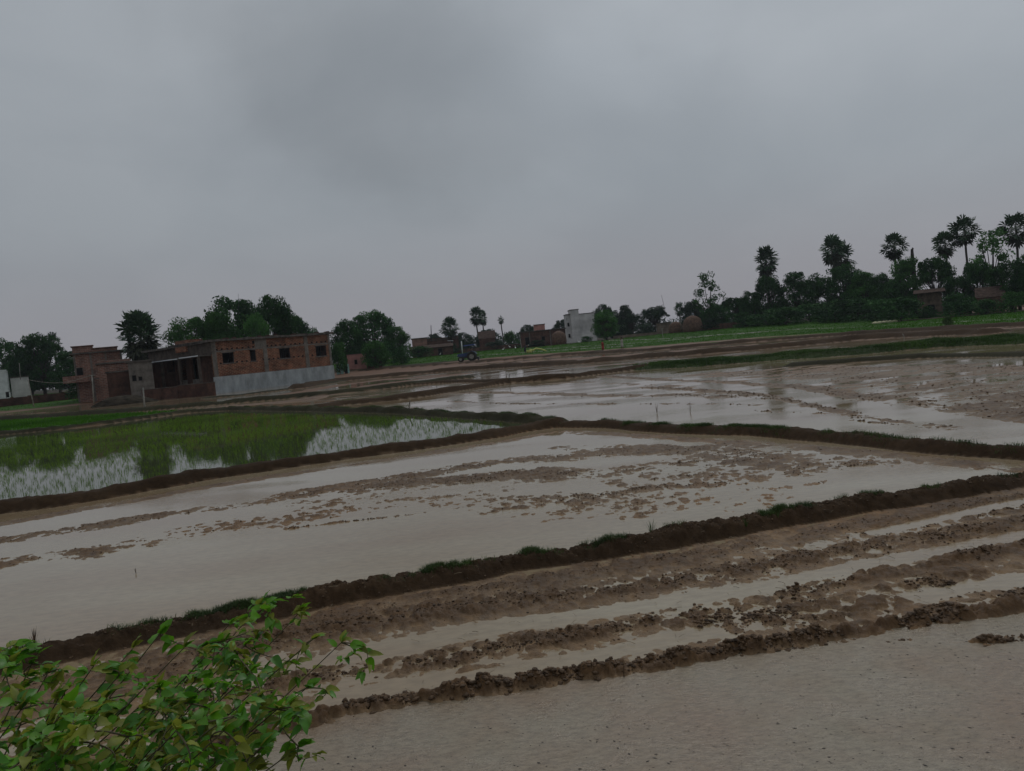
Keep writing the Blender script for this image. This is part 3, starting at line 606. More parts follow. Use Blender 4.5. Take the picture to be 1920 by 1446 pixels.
# short dark flecks on the silt sheet at the bottom
def flecks():
    poly = [G(*p) for p in [(560,1446),(900,1330),(1300,1262),(1700,1195),(1960,1160),(2200,1300),(2200,1600),(400,1600)]]
    n = 4500; xs = rs.uniform(-1.6, 5.2, n*2); ys = rs.uniform(2.9, 7.5, n*2); m = inpoly(xs, ys, poly)
    dens = fbm(xs/0.9, ys/0.9, 150, 3)+0.25+0.12*xs; m &= rs.uniform(-.35, .6, len(xs)) < dens
    xs, ys = xs[m][:n], ys[m][:n]; n = len(xs)
    ln = 0.0022+0.011*rs.uniform(0, 1, n)**3.5; wd = ln*rs.uniform(.18, .55, n)+0.0012
    a = -0.5+rs.normal(0, .45, n); ca, sa = np.cos(a), np.sin(a)
    pts = [(-1, 0, 0), (0, -1, .0), (1, 0, 0), (0, 1, 0), (0, 0, 1)]
    V = np.zeros((n, 5, 3))
    for i, (p, q, h) in enumerate(pts):
        V[:, i, 0] = xs+p*ln*ca-q*wd*sa; V[:, i, 1] = ys+p*ln*sa+q*wd*ca; V[:, i, 2] = 0.0035+h*wd*0.45
    Fb = np.array([(0,1,4),(1,2,4),(2,3,4),(3,0,4)]); Ff = (Fb[None]+(np.arange(n)*5)[:, None, None]).reshape(-1, 3)
    np_obj('mud_flecks', V.reshape(-1, 3), Ff, M['fleck'], False, 3, kind='stuff', label='fine dark flecks of mud and straw on the smooth silt sheet', cat='mud')
flecks()

# bits of old straw lying on the ploughed mud
def straws():
    n = 420; xs = rs.uniform(-3.2, 5.5, n*6); ys = rs.uniform(4.2, 9.5, n*6); m = inpoly(xs, ys, near_poly); xs, ys = xs[m][:n], ys[m][:n]; n = len(xs); z, rg = zat(xs, ys)
    k = MB()
    for x, y, zz in zip(xs, ys, np.maximum(z, .002)):
        a = random.random()*3.14; l = random.uniform(.02, .09); d = Vector((math.cos(a)*l, math.sin(a)*l, random.uniform(-.002, .012))); p = Vector((x, y, zz+.006)); k.tube([p, p+d*.5+Vector((0,0,.004)), p+d], random.uniform(.0009, .0022), 3, cap=False)
    k.build('straw_bits', M['straw_bit'], label='scattered bits of old straw lying on the ploughed mud', cat='straw', kind='stuff')
straws()

# ---------------------------------------------------------------- blades of grass and rice
def blades(name, xs, ys, zs, h, w, lean, per, mat_, label, cat, spread=0.02, droop=0.35):
    """per blades for every point: each a bent two-segment strip"""
    n = len(xs)*per; xs = np.repeat(xs, per)+rs.normal(0, spread, n); ys = np.repeat(ys, per)+rs.normal(0, spread, n); zs = np.repeat(zs, per)
    hh = h*rs.uniform(.55, 1.15, n) if np.isscalar(h) else np.repeat(h, per)*rs.uniform(.55, 1.15, n)
    a = rs.uniform(0, 6.283, n); le = np.abs(rs.normal(0, lean, n)); dx, dy = np.cos(a), np.sin(a); b = rs.uniform(0, 3.14, n); wx, wy = np.cos(b)*w/2, np.sin(b)*w/2
    V = np.zeros((n, 5, 3)); base = np.stack([xs, ys, zs-0.01], -1)
    mid = base+np.stack([dx*le*hh*.45, dy*le*hh*.45, hh*.6], -1); tip = base+np.stack([dx*le*hh*1.2, dy*le*hh*1.2, hh*(1-droop*np.minimum(le, 1))], -1)
    W = np.stack([wx, wy, 0*wx], -1)
    V[:, 0] = base-W; V[:, 1] = base+W; V[:, 2] = mid+W*.8; V[:, 3] = mid-W*.8; V[:, 4] = tip
    o = (np.arange(n)*5)[:, None, None]
    Ff = (np.array([(0,1,2),(0,2,3),(3,2,4)])[None]+o).reshape(-1, 3)
    return np_obj(name, V.reshape(-1, 3), Ff, mat_, False, 3, kind='stuff', label=label, cat=cat)
def along(wl, n, hw, t0=0, t1=1, clump=None):
    L_ = np.array([math.dist(wl[i], wl[i+1]) for i in range(len(wl)-1)]); cum = np.concatenate([[0], np.cumsum(L_)])
    t = rs.uniform(t0, t1, n)*cum[-1]; W = np.array(wl)
    x = np.interp(t, cum, W[:, 0]); y = np.interp(t, cum, W[:, 1]); a = rs.uniform(0, 6.28, n); q = np.abs(rs.normal(0, .5, n))*hw
    x = x+q*np.cos(a); y = y+q*np.sin(a)
    if clump is not None:
        m = fbm(x/clump, y/clump, 170, 2) > 0.05; x, y = x[m], y[m]
    return x, y
def span(i, p0, p1):   # arc fractions of bund i nearest two pixels
    W = np.array(bund_w[i]); L_ = np.concatenate([[0], np.cumsum(np.hypot(*np.diff(W, axis=0).T))])
    r_ = []
    for p in (p0, p1):
        g = np.array(GT(*p)); r_.append(L_[np.argmin(np.hypot(*(W-g).T))]/L_[-1])
    return min(r_), max(r_)
gx = []; gy = []
for p0, p1, n in (((340,1185),(460,1160),260), ((480,1158),(545,1145),260), ((560,1140),(640,1125),300), ((700,1114),(870,1083),700), ((915,1075),(1070,1050),700), ((1090,1046),(1200,1028),140), ((1300,1012),(1480,978),520), ((1480,978),(1640,950),260), ((1200,1028),(1920,906),350), ((0,1252),(340,1183),160)):
    t0, t1 = span(0, p0, p1); x, y = along(bund_w[0], int(n*1.9), .10, t0, t1, 0.22); gx.append(x); gy.append(y)
gx = np.concatenate(gx); gy = np.concatenate(gy); gy = gy+0.04; gz, _ = zat(gx, gy)
blades('grass_tufts', gx, gy, gz, .062, .0036, .8, 5, M['grass'], 'short grass growing in tufts on the nearest earth bund', 'grass', .02)
gx = []; gy = []
for i, p0, p1, n in ((2, (1045,799), (1540,823), 3800), (2, (1540,823), (1920,859), 350), (3, (1045,797), (620,771), 1500), (3, (620,771), (0,816), 2600), (4, (0,788), (430,757), 1500)):
    t0, t1 = span(i, p0, p1); x, y = along(bund_w[i], n, .22, t0, t1, 0.4); gx.append(x); gy.append(y)
gx = np.concatenate(gx); gy = np.concatenate(gy); gz, _ = zat(gx, gy)
blades('bund_grass', gx, gy, gz, .07, .006, .7, 5, M['grass'], 'low grass growing on the bunds around the seedling plot', 'grass', .04)
x, y = along(bund_w[11], 16000, 1.7); z, rg = zat(x, y); m = (rg == 12); hq = .16*(1+.9*np.clip(fbm(x[m]/1.6, y[m]/1.6, 181, 2), -.6, 1))
blades('strip_grass', x[m], y[m], z[m], hq, .03, .6, 4, M['strip'], 'rough green grass covering the raised strip between the far right plots', 'grass', .10)
# rice seedlings standing in the flooded plot on the left
poly = [G(*p) for p in [(-340,1010),(0,952),(200,924),(400,886),(600,857),(800,829),(900,812),(955,795),(850,787),(700,781),(560,777),(430,776),(350,782),(280,793),(150,810),(0,824),(-340,846)]]
plot_poly = [G(*p) for p in [(-340,1016),(0,961),(200,932),(400,896),(600,867),(800,839),(900,823),(1000,800),(950,788),(850,782),(750,776),(650,772),(560,771),(430,771),(350,776),(270,787),(150,803),(0,817),(-340,842)]]
px_ = [p[0] for p in poly]; py_ = [p[1] for p in poly]
u_, v_ = np.meshgrid(np.arange(min(px_)-40, max(px_)+40, .17), np.arange(min(py_)-40, max(py_)+40, .12))
u_ = u_.ravel(); v_ = v_.ravel(); th = math.radians(14)
xs = u_*math.cos(th)-v_*math.sin(th); ys = u_*math.sin(th)+v_*math.cos(th); m = inpoly(xs, ys, poly); xs = xs[m]; ys = ys[m]; xs = xs+.18*fbm(xs/2.5, ys/2.5, 301, 2)+rs.normal(0, .055, m.sum()); ys = ys+.18*fbm(xs/2.5+5, ys/2.5, 303, 2)+rs.normal(0, .05, m.sum())
dn = fbm(xs/2.2, ys/1.2, 190, 3); edge = seg_dist(xs, ys, bund_w[1], 3); m = (rs.uniform(0, 1, len(xs)) < (.80+.7*dn)*(.48+.52*sstep(17, 30, np.hypot(xs, ys)))) & (edge > .55); xs, ys = xs[m], ys[m]
pw = MB(); pw.add([(x_, y_, .004) for x_, y_ in plot_poly], [tuple(range(len(plot_poly)))]); po = pw.build('plot_water', M['plot_water'], kind='structure', label='still dark water in the rice seedling plot')
if po.data.polygons[0].normal.z < 0: po.data.flip_normals()
print('seedlings', len(xs))
blades('rice_seedlings', xs, ys, np.zeros(len(xs))-.01, .125, .0068, .42, 5, M['rice'], 'young rice seedlings standing in rows in the flooded left plot', 'rice', .022)
# nursery blades: tall enough to give the plots a ragged surface
nx = []; ny = []
for gi, (g, n) in enumerate(zip(green_w, (42000, 9000, 7000))):
    gxx = [p[0] for p in g]; gyy = [p[1] for p in g]; a = rs.uniform(min(gxx), max(gxx), n*4); b = rs.uniform(min(gyy), max(gyy), n*4)
    m = inpoly(a, b, g); nx.append(a[m][:n]); ny.append(b[m][:n])
nx = np.concatenate(nx); ny = np.concatenate(ny); m = np.hypot(nx, ny) < 190; nx, ny = nx[m], ny[m]; nz, rg = zat(nx, ny); m = rg == 100
blades('nursery_rice', nx[m], ny[m], nz[m], .16, .05, .35, 3, M['nursery'], 'dense bright green rice in the nursery plots before the village', 'rice', .12)

# ---------------------------------------------------------------- trees and palms
def leaf_cloud(mb_v, mb_f, cx, cy, cz, rad, n, size, squash=.7):
    p = rs.normal(0, 1, (n, 3)); p /= np.linalg.norm(p, axis=1)[:, None]; p *= (rs.uniform(.35, 1, n)**.6)[:, None]*rad; p[:, 2] *= squash
    c = p+np.array([cx, cy, cz]); nn = rs.normal(0, 1, (n, 3))+np.array([0, 0, .5]); nn /= np.linalg.norm(nn, axis=1)[:, None]
    a = np.cross(nn, rs.normal(0, 1, (n, 3))); a /= np.linalg.norm(a, axis=1)[:, None]; b = np.cross(nn, a); s = (size*rs.uniform(.5, 1.25, n))[:, None]
    V = np.stack([c-a*s, c-b*s*.45, c+a*s, c+b*s*.45], 1).reshape(-1, 3); o = sum(len(v) for v in mb_v)
    mb_v.append(V); mb_f.append((np.arange(n*4).reshape(-1, 4)+o))
def tree_proto(seed, W, H, trunk_h, clumps, per, lsize, crad, shape='round', mats=('tree_a',), tr=.2, name='tree'):
    """W crown width, H total height; crown made of leafy clumps at limb ends"""
    random.seed(seed); rs.seed(seed)
    root = empty(name); t = MB(); v = []; f = []
    top = Vector((random.uniform(-.1,.1)*W*.3, 0, trunk_h)); t.tube([(0,0,-.4),(tr*.4,0,trunk_h*.5),top], [tr*1.3, tr, tr*.75], 7)
    ch = H-trunk_h*0.75; cz = trunk_h*0.75
    for i in range(clumps):
        a = random.random()*6.283; k = random.random()
        if shape == 'round': zz = cz*.45+(H-cz*.45)*(.10+.84*k); env = math.sqrt(max(.04, 1-((k-.42)/.62)**2))
        elif shape == 'spread': zz = cz+ch*(.45+.45*k); env = 1-.5*k
        elif shape == 'tall': zz = cz+ch*(.05+.9*k); env = .45+.55*math.sin(math.pi*min(1, k*1.1+.15))
        else: zz = cz+ch*(.02+.85*k**.8); env = 1-.55*k
        q = W/2*env*(random.uniform(.25, 1)**.55)*.88; c = Vector((q*math.cos(a), q*math.sin(a), zz))
        cr_ = crad*random.uniform(.6, 1.25); leaf_cloud(v, f, c.x, c.y, c.z, cr_, int(per*random.uniform(.6, 1.3)), lsize, random.uniform(.55, .85))
        if i % 2 == 0:
            m_ = top.lerp(c, .5)+Vector((0, 0, -.08*H*random.random())); t.tube([top*.92, m_, c], [tr*.5, tr*.28, tr*.1], 5, cap=False)
    t.build('trunk', M['bark'], root, True)
    cr_o = D.objects.new('crown', np_mesh('crown', np.vstack(v), np.vstack(f), M[mats[0]], False, 4)); COL.objects.link(cr_o); cr_o.parent = root
    return root
PROTO = {
 'bushy': lambda s, m: tree_proto(s, 7, 7, 2.0, 95, 165, .16, 1.0, 'round', (m,), name='broadleaf_tree'),
 'tall':  lambda s, m: tree_proto(s, 6, 9.5, 2.0, 88, 160, .165, .95, 'tall', (m,), name='broadleaf_tree'),
 'spread': lambda s, m: tree_proto(s, 9, 6.5, 2.4, 68, 140, .16, .9, 'spread', (m,), name='spreading_tree'),
 'loose': lambda s, m: tree_proto(s, 6, 9, 3.2, 34, 70, .19, .75, 'tall', (m,), name='slender_tree'),
 'shrub': lambda s, m: tree_proto(s, 4, 3.2, .5, 34, 60, .16, .7, 'dome', (m,), .08, name='bush'),
 'ball': lambda s, m: tree_proto(s, 5.2, 5.6, .9, 80, 100, .15, .8, 'round', (m,), name='broadleaf_tree'),
}
protos = {}; DIM = {'bushy': (7,7), 'tall': (6,9.5), 'spread': (9,6.5), 'loose': (6,9), 'shrub': (4,3.2), 'ball': (5.2,5.6)}
used = set()
def tree(kind, m, var, px, base, top, width, r, label, group=None, cat='tree', lean=0):
    """px/base/top/width measured in the photograph, r = metres away; the size follows from them"""
    key = (kind, m, var)
    if key not in protos: protos[key] = PROTO[kind](1000+var*37+sum(map(ord, kind+m)), m)
    p = protos[key]
    o = p if key not in used else copy_tree(p)
    used.add(key)
    s = site(px, base, r); o.location = (s.x, s.y, s.z-.1); o.rotation_euler = (0, 0, random.uniform(0, 6.28))
    ztop = at(px, top, r).z; H = max(1.0, ztop-s.z+.1); Wm = width*r/F; dw, dh = DIM[kind]
    o.scale = (Wm/dw*1.0, Wm/dw*1.0, H/dh*1.02)
    for k in ('label', 'category', 'group'):
        if k in o: del o[k]
    return tag(o, label, cat, group)
random.seed(5)
GB = 'dense trees behind the half-built brick house'; GL = 'trees at the far left edge of the village'; GC = 'large trees right of the half-built brick house'
GM = 'trees among the middle village houses'; GR = 'dense tree belt on the right'; GW = 'trees around the tall white house'
T_ = [
 ('bushy','tree_a',0, 18,742,640,70,150,'dark rounded tree cut by the left photo edge above the white hut',GL),
 ('bushy','tree_a',1, 85,737,630,80,148,'tall dark tree just left of the stepped brick house',GL),
 ('tall','tree_a',0, 130,730,660,52,140,'dark tree half covering the left side of the stepped brick house',GL),
 ('bushy','tree_c',0, 60,738,662,70,160,'greyer tree behind the grey hut at the far left',GL),
 ('tall','tree_c',0, -40,746,655,80,145,'tree outside the left edge beside the white hut',GL),
 ('shrub','tree_a',0, 160,722,690,60,112,'low dark bush in front of the stepped brick house',GL,'bush'),
 ('shrub','tree_a',0, 195,722,698,50,108,'low bush against the brick wall right of the thin post',GL,'bush'),
 ('bushy','tree_b',0, 368,706,598,92,112,'lighter green tree lowest and leftmost behind the brick house',GB),
 ('bushy','tree_a',0, 452,700,562,120,118,'tallest middle tree behind the brick house roof with knobbly top',GB),
 ('bushy','tree_a',2, 522,696,556,80,114,'upright dense tree behind the right half of the brick house roof',GB),
 ('bushy','tree_b',1, 420,702,590,80,110,'green tree filling between the low and the tallest tree behind the roof',GB),
 ('bushy','tree_a',1, 556,690,594,72,120,'lower loose tree at the right end of the roof trees',GB),
 ('ball','tree_b',0, 490,696,592,60,108,'broad green tree mass right behind the middle of the roof',GB),
 ('shrub','tree_a',1, 592,690,612,34,150,'small distant tree top just above the right end of the roof',GB),
 ('bushy','tree_a',0, 655,682,602,62,128,'dark rounded tree left in the large clump beside the brick house',GC),
 ('bushy','tree_a',1, 703,678,587,92,132,'biggest tree of the clump right of the brick house with gaps of sky',GC),
 ('bushy','tree_b',1, 745,672,612,56,135,'right shoulder tree of the large clump before the village houses',GC),
 ('ball','tree_b',0, 706,682,640,54,118,'low green rounded bush-like tree in front of the large clump',GC),
 ('shrub','tree_b',0, 636,686,640,40,112,'pale green bush between the brick house corner and the pink shed',GC,'bush'),
 ('shrub','tree_a',0, 752,678,650,40,124,'low dark bush at the right foot of the large clump',GC,'bush'),
 ('bushy','tree_c',0, 915,655,618,50,190,'bluish dark tree right of the twin palms',GM),
 ('bushy','tree_c',0, 870,658,624,44,185,'low dark tree between the squat palm and the twin palms',GM),
 ('shrub','tree_b',0, 957,652,620,34,180,'light green tree right of the thin lone palm',GM),
 ('bushy','tree_c',0, 815,661,626,40,210,'distant grey tree left of the squat palm behind the houses',GM),
 ('shrub','tree_c',0, 880,662,640,44,165,'dark bush behind the tractor canopy',GM,'bush'),
 ('shrub','tree_c',0, 930,660,641,60,162,'long dark bush row right of the tractor',GM,'bush'),
 ('shrub','tree_c',0, 845,664,645,40,160,'dark bush left of the tractor',GM,'bush'),
 ('shrub','tree_a',0, 990,652,634,40,158,'bush against the left end of the flat brick house',GM,'bush'),
 ('bushy','tree_c',0, 992,648,609,34,200,'distant tree behind the left end of the flat brick house',GM),
 ('bushy','tree_c',0, 1055,642,600,40,205,'distant tree just left of the tall white house',GM),
 ('ball','tree_b',0, 1137,634,583,52,150,'very round dense tree in front of the tall white house',GW),
 ('bushy','tree_c',0, 1135,634,571,44,182,'grey tree rising behind the very round tree',GW),
 ('bushy','tree_c',0, 1172,630,573,46,178,'dark feathery tree right behind the very round tree',GW),
 ('spread','tree_c',0, 1230,628,576,66,172,'flat-topped spreading tree between the round tree and the small palm',GW),
 ('spread','tree_c',0, 1188,630,590,50,168,'low dark tree joining the round tree and the spreading tree',GW),
 ('shrub','tree_a',1, 1100,640,630,26,146,'low bush at the foot of the tall white house',GW,'bush'),
 ('bushy','tree_c',0, 1302,620,566,54,165,'dark tree right of the small palm, behind the straw stack',GW),
 ('loose','tree_a',0, 1331,614,511,62,150,'tall loose-crowned tree standing above its neighbours left of the tree belt',GW),
 ('spread','tree_a',0, 1376,612,557,56,160,'wide dark tree just right of the tall loose tree',GW),
 ('bushy','tree_a',0, 1412,608,548,46,150,'first low tree at the left end of the right tree belt',GR),
 ('bushy','tree_a',1, 1447,606,520,60,152,'dense tree under the leftmost tall palm of the belt',GR),
 ('tall','tree_a',0, 1495,604,512,62,150,'dark bushy tree between the two leftmost belt palms',GR),
 ('tall','tree_a',1, 1530,602,514,50,154,'narrow tree crown left of the double palm',GR),
 ('bushy','tree_a',0, 1583,600,500,84,152,'big dense tree at the foot of the double palm',GR),
 ('tall','tree_b',0, 1620,598,512,60,148,'greener tree just right of the double palm',GR),
 ('bushy','tree_a',1, 1652,596,516,48,150,'dark tree left of the third belt palm',GR),
 ('tall','tree_b',0, 1700,592,487,66,146,'tree around the dead palm stump with lighter top',GR),
 ('bushy','tree_a',0, 1672,594,530,60,142,'lower tree under the third belt palm',GR),
 ('spread','tree_a',0, 1756,588,481,72,140,'wide dark tree below the two close palms',GR),
 ('bushy','tree_a',1, 1796,586,520,60,138,'dark tree at the trunk of the tallest palm',GR),
 ('loose','tree_b',0, 1866,582,432,84,136,'pale airy tree with open crown left of the rightmost palm',GR),
 ('spread','tree_a',0, 1836,584,490,64,134,'dark tree beneath the pale airy tree',GR),
 ('bushy','tree_a',0, 1898,580,492,70,130,'dense dark tree at the right photo edge',GR),
 ('bushy','tree_a',1, 1960,576,470,90,130,'tree cut by the right edge of the photo',GR),
 ('bushy','tree_a',0, 2060,572,470,110,130,'tree outside the right edge of the belt',GR),
 ('shrub','tree_a',0, 1440,608,580,90,140,'long low dark bush at the foot of the belt left end',GR,'bush'),
 ('shrub','tree_a',1, 1520,604,568,90,140,'low dark bush below the tree left of the double palm',GR,'bush'),
 ('shrub','tree_a',0, 1610,600,560,100,138,'broad dark bush in the belt below the double palm',GR,'bush'),
 ('shrub','tree_a',1, 1690,598,556,80,122,'dark bush left of the brown mud house',GR,'bush'),
 ('shrub','tree_a',0, 1800,592,548,70,121,'dark bush right of the brown mud house',GR,'bush'),
 ('shrub','tree_b',0, 1903,588,545,50,116,'lighter green bush near the right edge before the tiled hut',GR,'bush'),
 ('shrub','tree_a',1, 1475,606,575,80,134,'low bush filling the belt between the two leftmost belt palms',GR,'bush'),
 ('shrub','tree_a',0, 1565,602,562,90,132,'dark bush under the trunks of the double palm',GR,'bush'),
 ('shrub','tree_a',1, 1655,598,560,80,130,'dark bush below the third belt palm',GR,'bush'),
 ('shrub','tree_a',0, 1740,594,574,34,124,'small bush half hiding the doorway wall of the brown mud house',GR,'bush'),
 ('shrub','tree_a',1, 1850,588,560,46,118,'bush in front of the dark tiled hut',GR,'bush'),
 ('shrub','tree_a',0, 1400,610,584,60,142,'low bush where the right belt begins',GR,'bush'),
 ('bushy','tree_a',0, 1345,614,575,60,150,'dark undergrowth tree at the foot of the tall loose tree',GW),
 ('shrub','tree_c',0, 1210,632,608,50,158,'grey bush below the spreading tree on its left',GW,'bush'),
 ('shrub','tree_c',0, 1160,636,610,50,156,'grey bush right beside the very round tree',GW,'bush'),
 ('shrub','tree_c',0, 1335,618,596,40,146,'dark bush right of the largest straw stack',GW,'bush'),
 ('shrub','tree_a',1, 790,666,648,50,146,'dark bush before the pinkish village house',GM,'bush'),
 ('shrub','tree_c',0, 1010,652,638,40,150,'low bush before the door side of the flat brick house',GM,'bush'),
 ('bushy','tree_c',0, 1400,610,560,50,165,'grey tree between the wide dark tree and the belt',GW),
 ('shrub','strip',0, 1778,612,600,22,78,'yellowish grass clump standing in the far right nursery plot',None,'grass clump'),
]
random.seed(9)
for a in T_: tree(*a)
# hazy tree line past the village so that the horizon is closed everywhere
far_line = []
for i in range(46):
    px = -260+i*54; hy = 645+(960-px)*math.tan(math.radians(5.5)); 
    far_line.append((px, hy))
random.seed(12)
v = []; f = []
for px, hy in far_line:
    for k in range(5):
        r = random.uniform(260, 420); p = at(px+random.uniform(-30, 30), hy, r); rad = random.uniform(3, 6)
        leaf_cloud(v, f, p.x, p.y, 2.2+random.uniform(-1, 2.5), rad, 170, .7, .6)
np_obj('distant_woods', np.vstack(v), np.vstack(f), M['tree_c'], False, 4, kind='stuff', label='low far-off woods closing the horizon behind the village', cat='woods')

def palm_proto(seed, W=5.0, CH=6.0, H=15.0, n=44, dead=.25, tr=.19):
    n = int(n*.62); random.seed(seed); root = empty('palmyra_palm'); t = MB()
    pts = []; bend = random.uniform(-.3, .3)
    for k in range(9): z = (H-CH*.42)*k/8; pts.append((bend*math.sin(k/8*2.4), .12*math.sin(k*.7), z-.3))
    t.tube(pts, [tr*1.5 if k == 0 else tr*(1.12-.35*k/8) for k in range(9)], 8); t.build('trunk', M['bark'], root, True)
    c0 = Vector(pts[-1]); c0.z = H-CH*.42; g = MB(); dd = MB()
    for i in range(n):
        k = (i+.5)/n; el = math.radians(80-150*k+random.uniform(-9, 9)); a = i*2.399+random.uniform(-.3, .3)
        lp = (CH*.27)*random.uniform(.8, 1.15); st = c0+Vector((0,0,-.5*k*CH*.26))
        d = Vector((math.cos(a)*math.cos(el), math.sin(a)*math.cos(el), math.sin(el)))*(1 if el > -.25 else .62)
        hs = .92*W/CH; d.x *= hs; d.y *= hs
        e_ = st+d*lp; d.normalize(); e_.z -= .12*lp; mbx = dd if (k > 1-dead) else g
        mbx.tube([st, st.lerp(e_, .5)+Vector((0,0,.1)), e_], [.04, .03, .02], 3, cap=False)
        fr_ = (CH*.22)*random.uniform(.85, 1.15); side = d.cross(Vector((0,0,1))); 
        if side.length < .1: side = Vector((1,0,0))
        side.normalize(); up = side.cross(d).normalized(); tw = random.uniform(-.7, .7); s2 = side*math.cos(tw)+up*math.sin(tw); u2 = up*math.cos(tw)-side*math.sin(tw)
        nb = 13
        for j in range(nb):
            ang = math.radians(-125+250*j/(nb-1)); dirj = d*math.cos(ang)+s2*math.sin(ang); fold = u2*(.12 if j % 2 else -.12)
            pw = (d*-math.sin(ang)+s2*math.cos(ang))*(fr_*.125)
            midp = e_+dirj*fr_*.62+fold*fr_; tip = e_+dirj*fr_*random.uniform(.95, 1.12)-Vector((0,0,.12*fr_))
            mbx.add([e_, midp-pw, tip, midp+pw], [(0,1,2,3)])
    g.build('crown', M['palm'], root); dd.build('dry_fronds', M['palm_dead'], root)
    return root
pp = [palm_proto(s, **k) for s, k in ((3, {}), (8, dict(n=40, dead=.35, CH=6.6)), (14, dict(n=34, CH=5.4)))]
pused = set()
def palm(i, px, base, top, cw, r, label, group='palmyra palms above the village trees', tilt=0):
    o = pp[i] if i not in pused else copy_tree(pp[i]); pused.add(i)
    s = site(px, base, r); H = at(px, top, r).z-s.z; k = cw*r/F/5.6
    o.location = s; o.rotation_euler = (0, tilt, random.uniform(0, 6.28)); o.scale = (k, k, H/15.0)
    # crown depth follows the total height: keep it believable by reusing a shorter trunk for squat palms
    for q in ('label', 'category', 'group'):
        if q in o: del o[q]
    return tag(o, label, 'palm', group)
def palm_x(px, base, top, cw, ch, r, label, n=40, dead=.25, seed=1, group='palmyra palms above the village trees'):
    """an individual palm built to its own crown size"""
    s = site(px, base, r); H = at(px, top, r).z-s.z
    o = palm_proto(seed, W=cw*r/F, CH=ch*r/F, H=H, n=n, dead=dead); o.location = s; o.rotation_euler = (0, 0, random.uniform(0, 6.28))
    return tag(o, label, 'palm', group)
for o_ in pp:
    for c in list(o_.children): D.objects.remove(c)
    D.objects.remove(o_)
for a in [
 (272,712,577,74,104,104,'dense shaggy palm left behind the brick house roof',74,.45,21),
 (849,660,592,48,46,165,'squat wide palm left of the twin tall palms in the middle',46,.15,22),
 (900,657,572,28,42,195,'taller of the twin palms in the middle of the village',40,.2,23),
 (911,657,580,20,34,215,'thinner palm half hidden behind the tallest middle palm',30,.2,24),
 (945,655,590,16,20,220,'small lone palm on a thin stem right of the twin palms',24,.2,25),
 (1277,622,564,24,32,200,'small dark palm behind the straw stacks',28,.2,26),
 (1446,606,455,48,66,160,'leftmost tall palm of the right tree belt',50,.3,27),
 (1568,602,438,46,58,158,'left and leafier palm of the close double palm in the belt',46,.25,28),
 (1586,600,448,46,66,162,'right palm of the close double palm in the belt',42,.4,29),
 (1687,594,433,54,54,150,'third palm of the belt, round crown left of the dead stump',44,.2,30),
 (1778,588,430,50,50,146,'lower palm touching the crown of the tallest palm',42,.2,31),
 (1819,586,400,58,56,142,'tallest palm of the belt with a long bare trunk',48,.25,32),
 (1913,580,394,62,60,138,'rightmost palm, at the photo edge beside the airy tree',48,.25,33),
 (113,735,622,28,34,165,'distant hazy palm behind the trees left of the stepped brick house',26,.1,34)]:
    palm_x(*a[:7], n=a[7], dead=a[8], seed=a[9])
s = site(1719, 592, 148); zt = at(1711, 466, 148).z-s.z; t = MB(); t.tube([(0,0,-.2),(0,0,zt*.5),(-.1,0,zt*.8),(-.05,0,zt-.1),(.1,0,zt)], [.5,.42,.36,.2,.22], 7)
o = empty('dead_palm', s, label='bare dead palm stump with a pinched tip above the right belt', cat='palm'); t.build('trunk', M['bark'], o, True)

# ---------------------------------------------------------------- the half-built brick house
A = Vector((*G(405,738), 0)); B = Vector((*G(626,712), 0)); ux = (B-A).normalized(); uy = Vector((-ux.y, ux.x, 0)); LEN = (B-A).length; HB = 5.72
hrz = math.atan2(ux.y, ux.x)
def fac(px, py, off=0.0):          # a point of the long front wall seen at a pixel -> (x, z) in house coordinates
    v = ray(px, py); o = Vector((0,0,CAMH)); n_ = uy; t_ = ((A+uy*off)-o).dot(n_)/v.dot(n_); p = o+v*t_; return ((p-A).dot(ux), p.z)
def fas(px, py, off=0.0):          # same for the left end wall -> (y, z)
    v = ray(px, py); o = Vector((0,0,CAMH)); t_ = ((A+ux*off)-o).dot(ux)/v.dot(ux); p = o+v*t_; return ((p-A).dot(uy), p.z)
house = empty('brick_house', A, hrz, label='long half-built brick house with grey plastered plinth and barred windows', cat='house')
DEP = 8.8; ZP = 1.72; TH = .25; ZR = HB-.32
wins = [(416,440,661,681),(468,481,656,677),(523,545,653,672),(591,613,648,668)]
W_ = []
for a, b, c, d in wins:
    x0, z1 = fac(a, c); x1, z0 = fac(b, d); zz0 = (fac(a, d)[1]+z0)/2; zz1 = (z1+fac(b, c)[1])/2; W_.append((x0, x1, fac((a+b)/2, d)[1], fac((a+b)/2, c)[1]))
w = MB(); zlo = min(k[2] for k in W_); zhi = max(k[3] for k in W_)
cur = 0.0
w.box(0, LEN, 0, TH, ZP, zlo-.15); w.box(0, LEN, 0, TH, zhi+.02, ZR)
for x0, x1, z0, z1 in W_:
    w.box(cur, x0, 0, TH, zlo-.15, zhi+.02); w.box(x0, x1, 0, TH, zlo-.15, z0); w.box(x0, x1, 0, TH, z1, zhi+.02); cur = x1
w.box(cur, LEN, 0, TH, zlo-.15, zhi+.02)
w.build('front_wall', M['brick'], house)
w = MB(); w.box(LEN-TH, LEN, TH, DEP, 0, ZR); w.box(0, LEN, DEP-TH, DEP, 0, ZR); w.build('rear_wall', M['brick'], house)
p = MB(); p.box(-.10, LEN+.10, -.12, 0-.003, -.4, ZP); p.box(LEN+.003, LEN+.12, 0, DEP, -.4, ZP); p.build('plinth', M['concrete'], house)
p = MB(); p.box(0.003, LEN-.003, TH, DEP-TH, -.2, ZP-.05); p.build('floor', M['concrete_dark'], house)
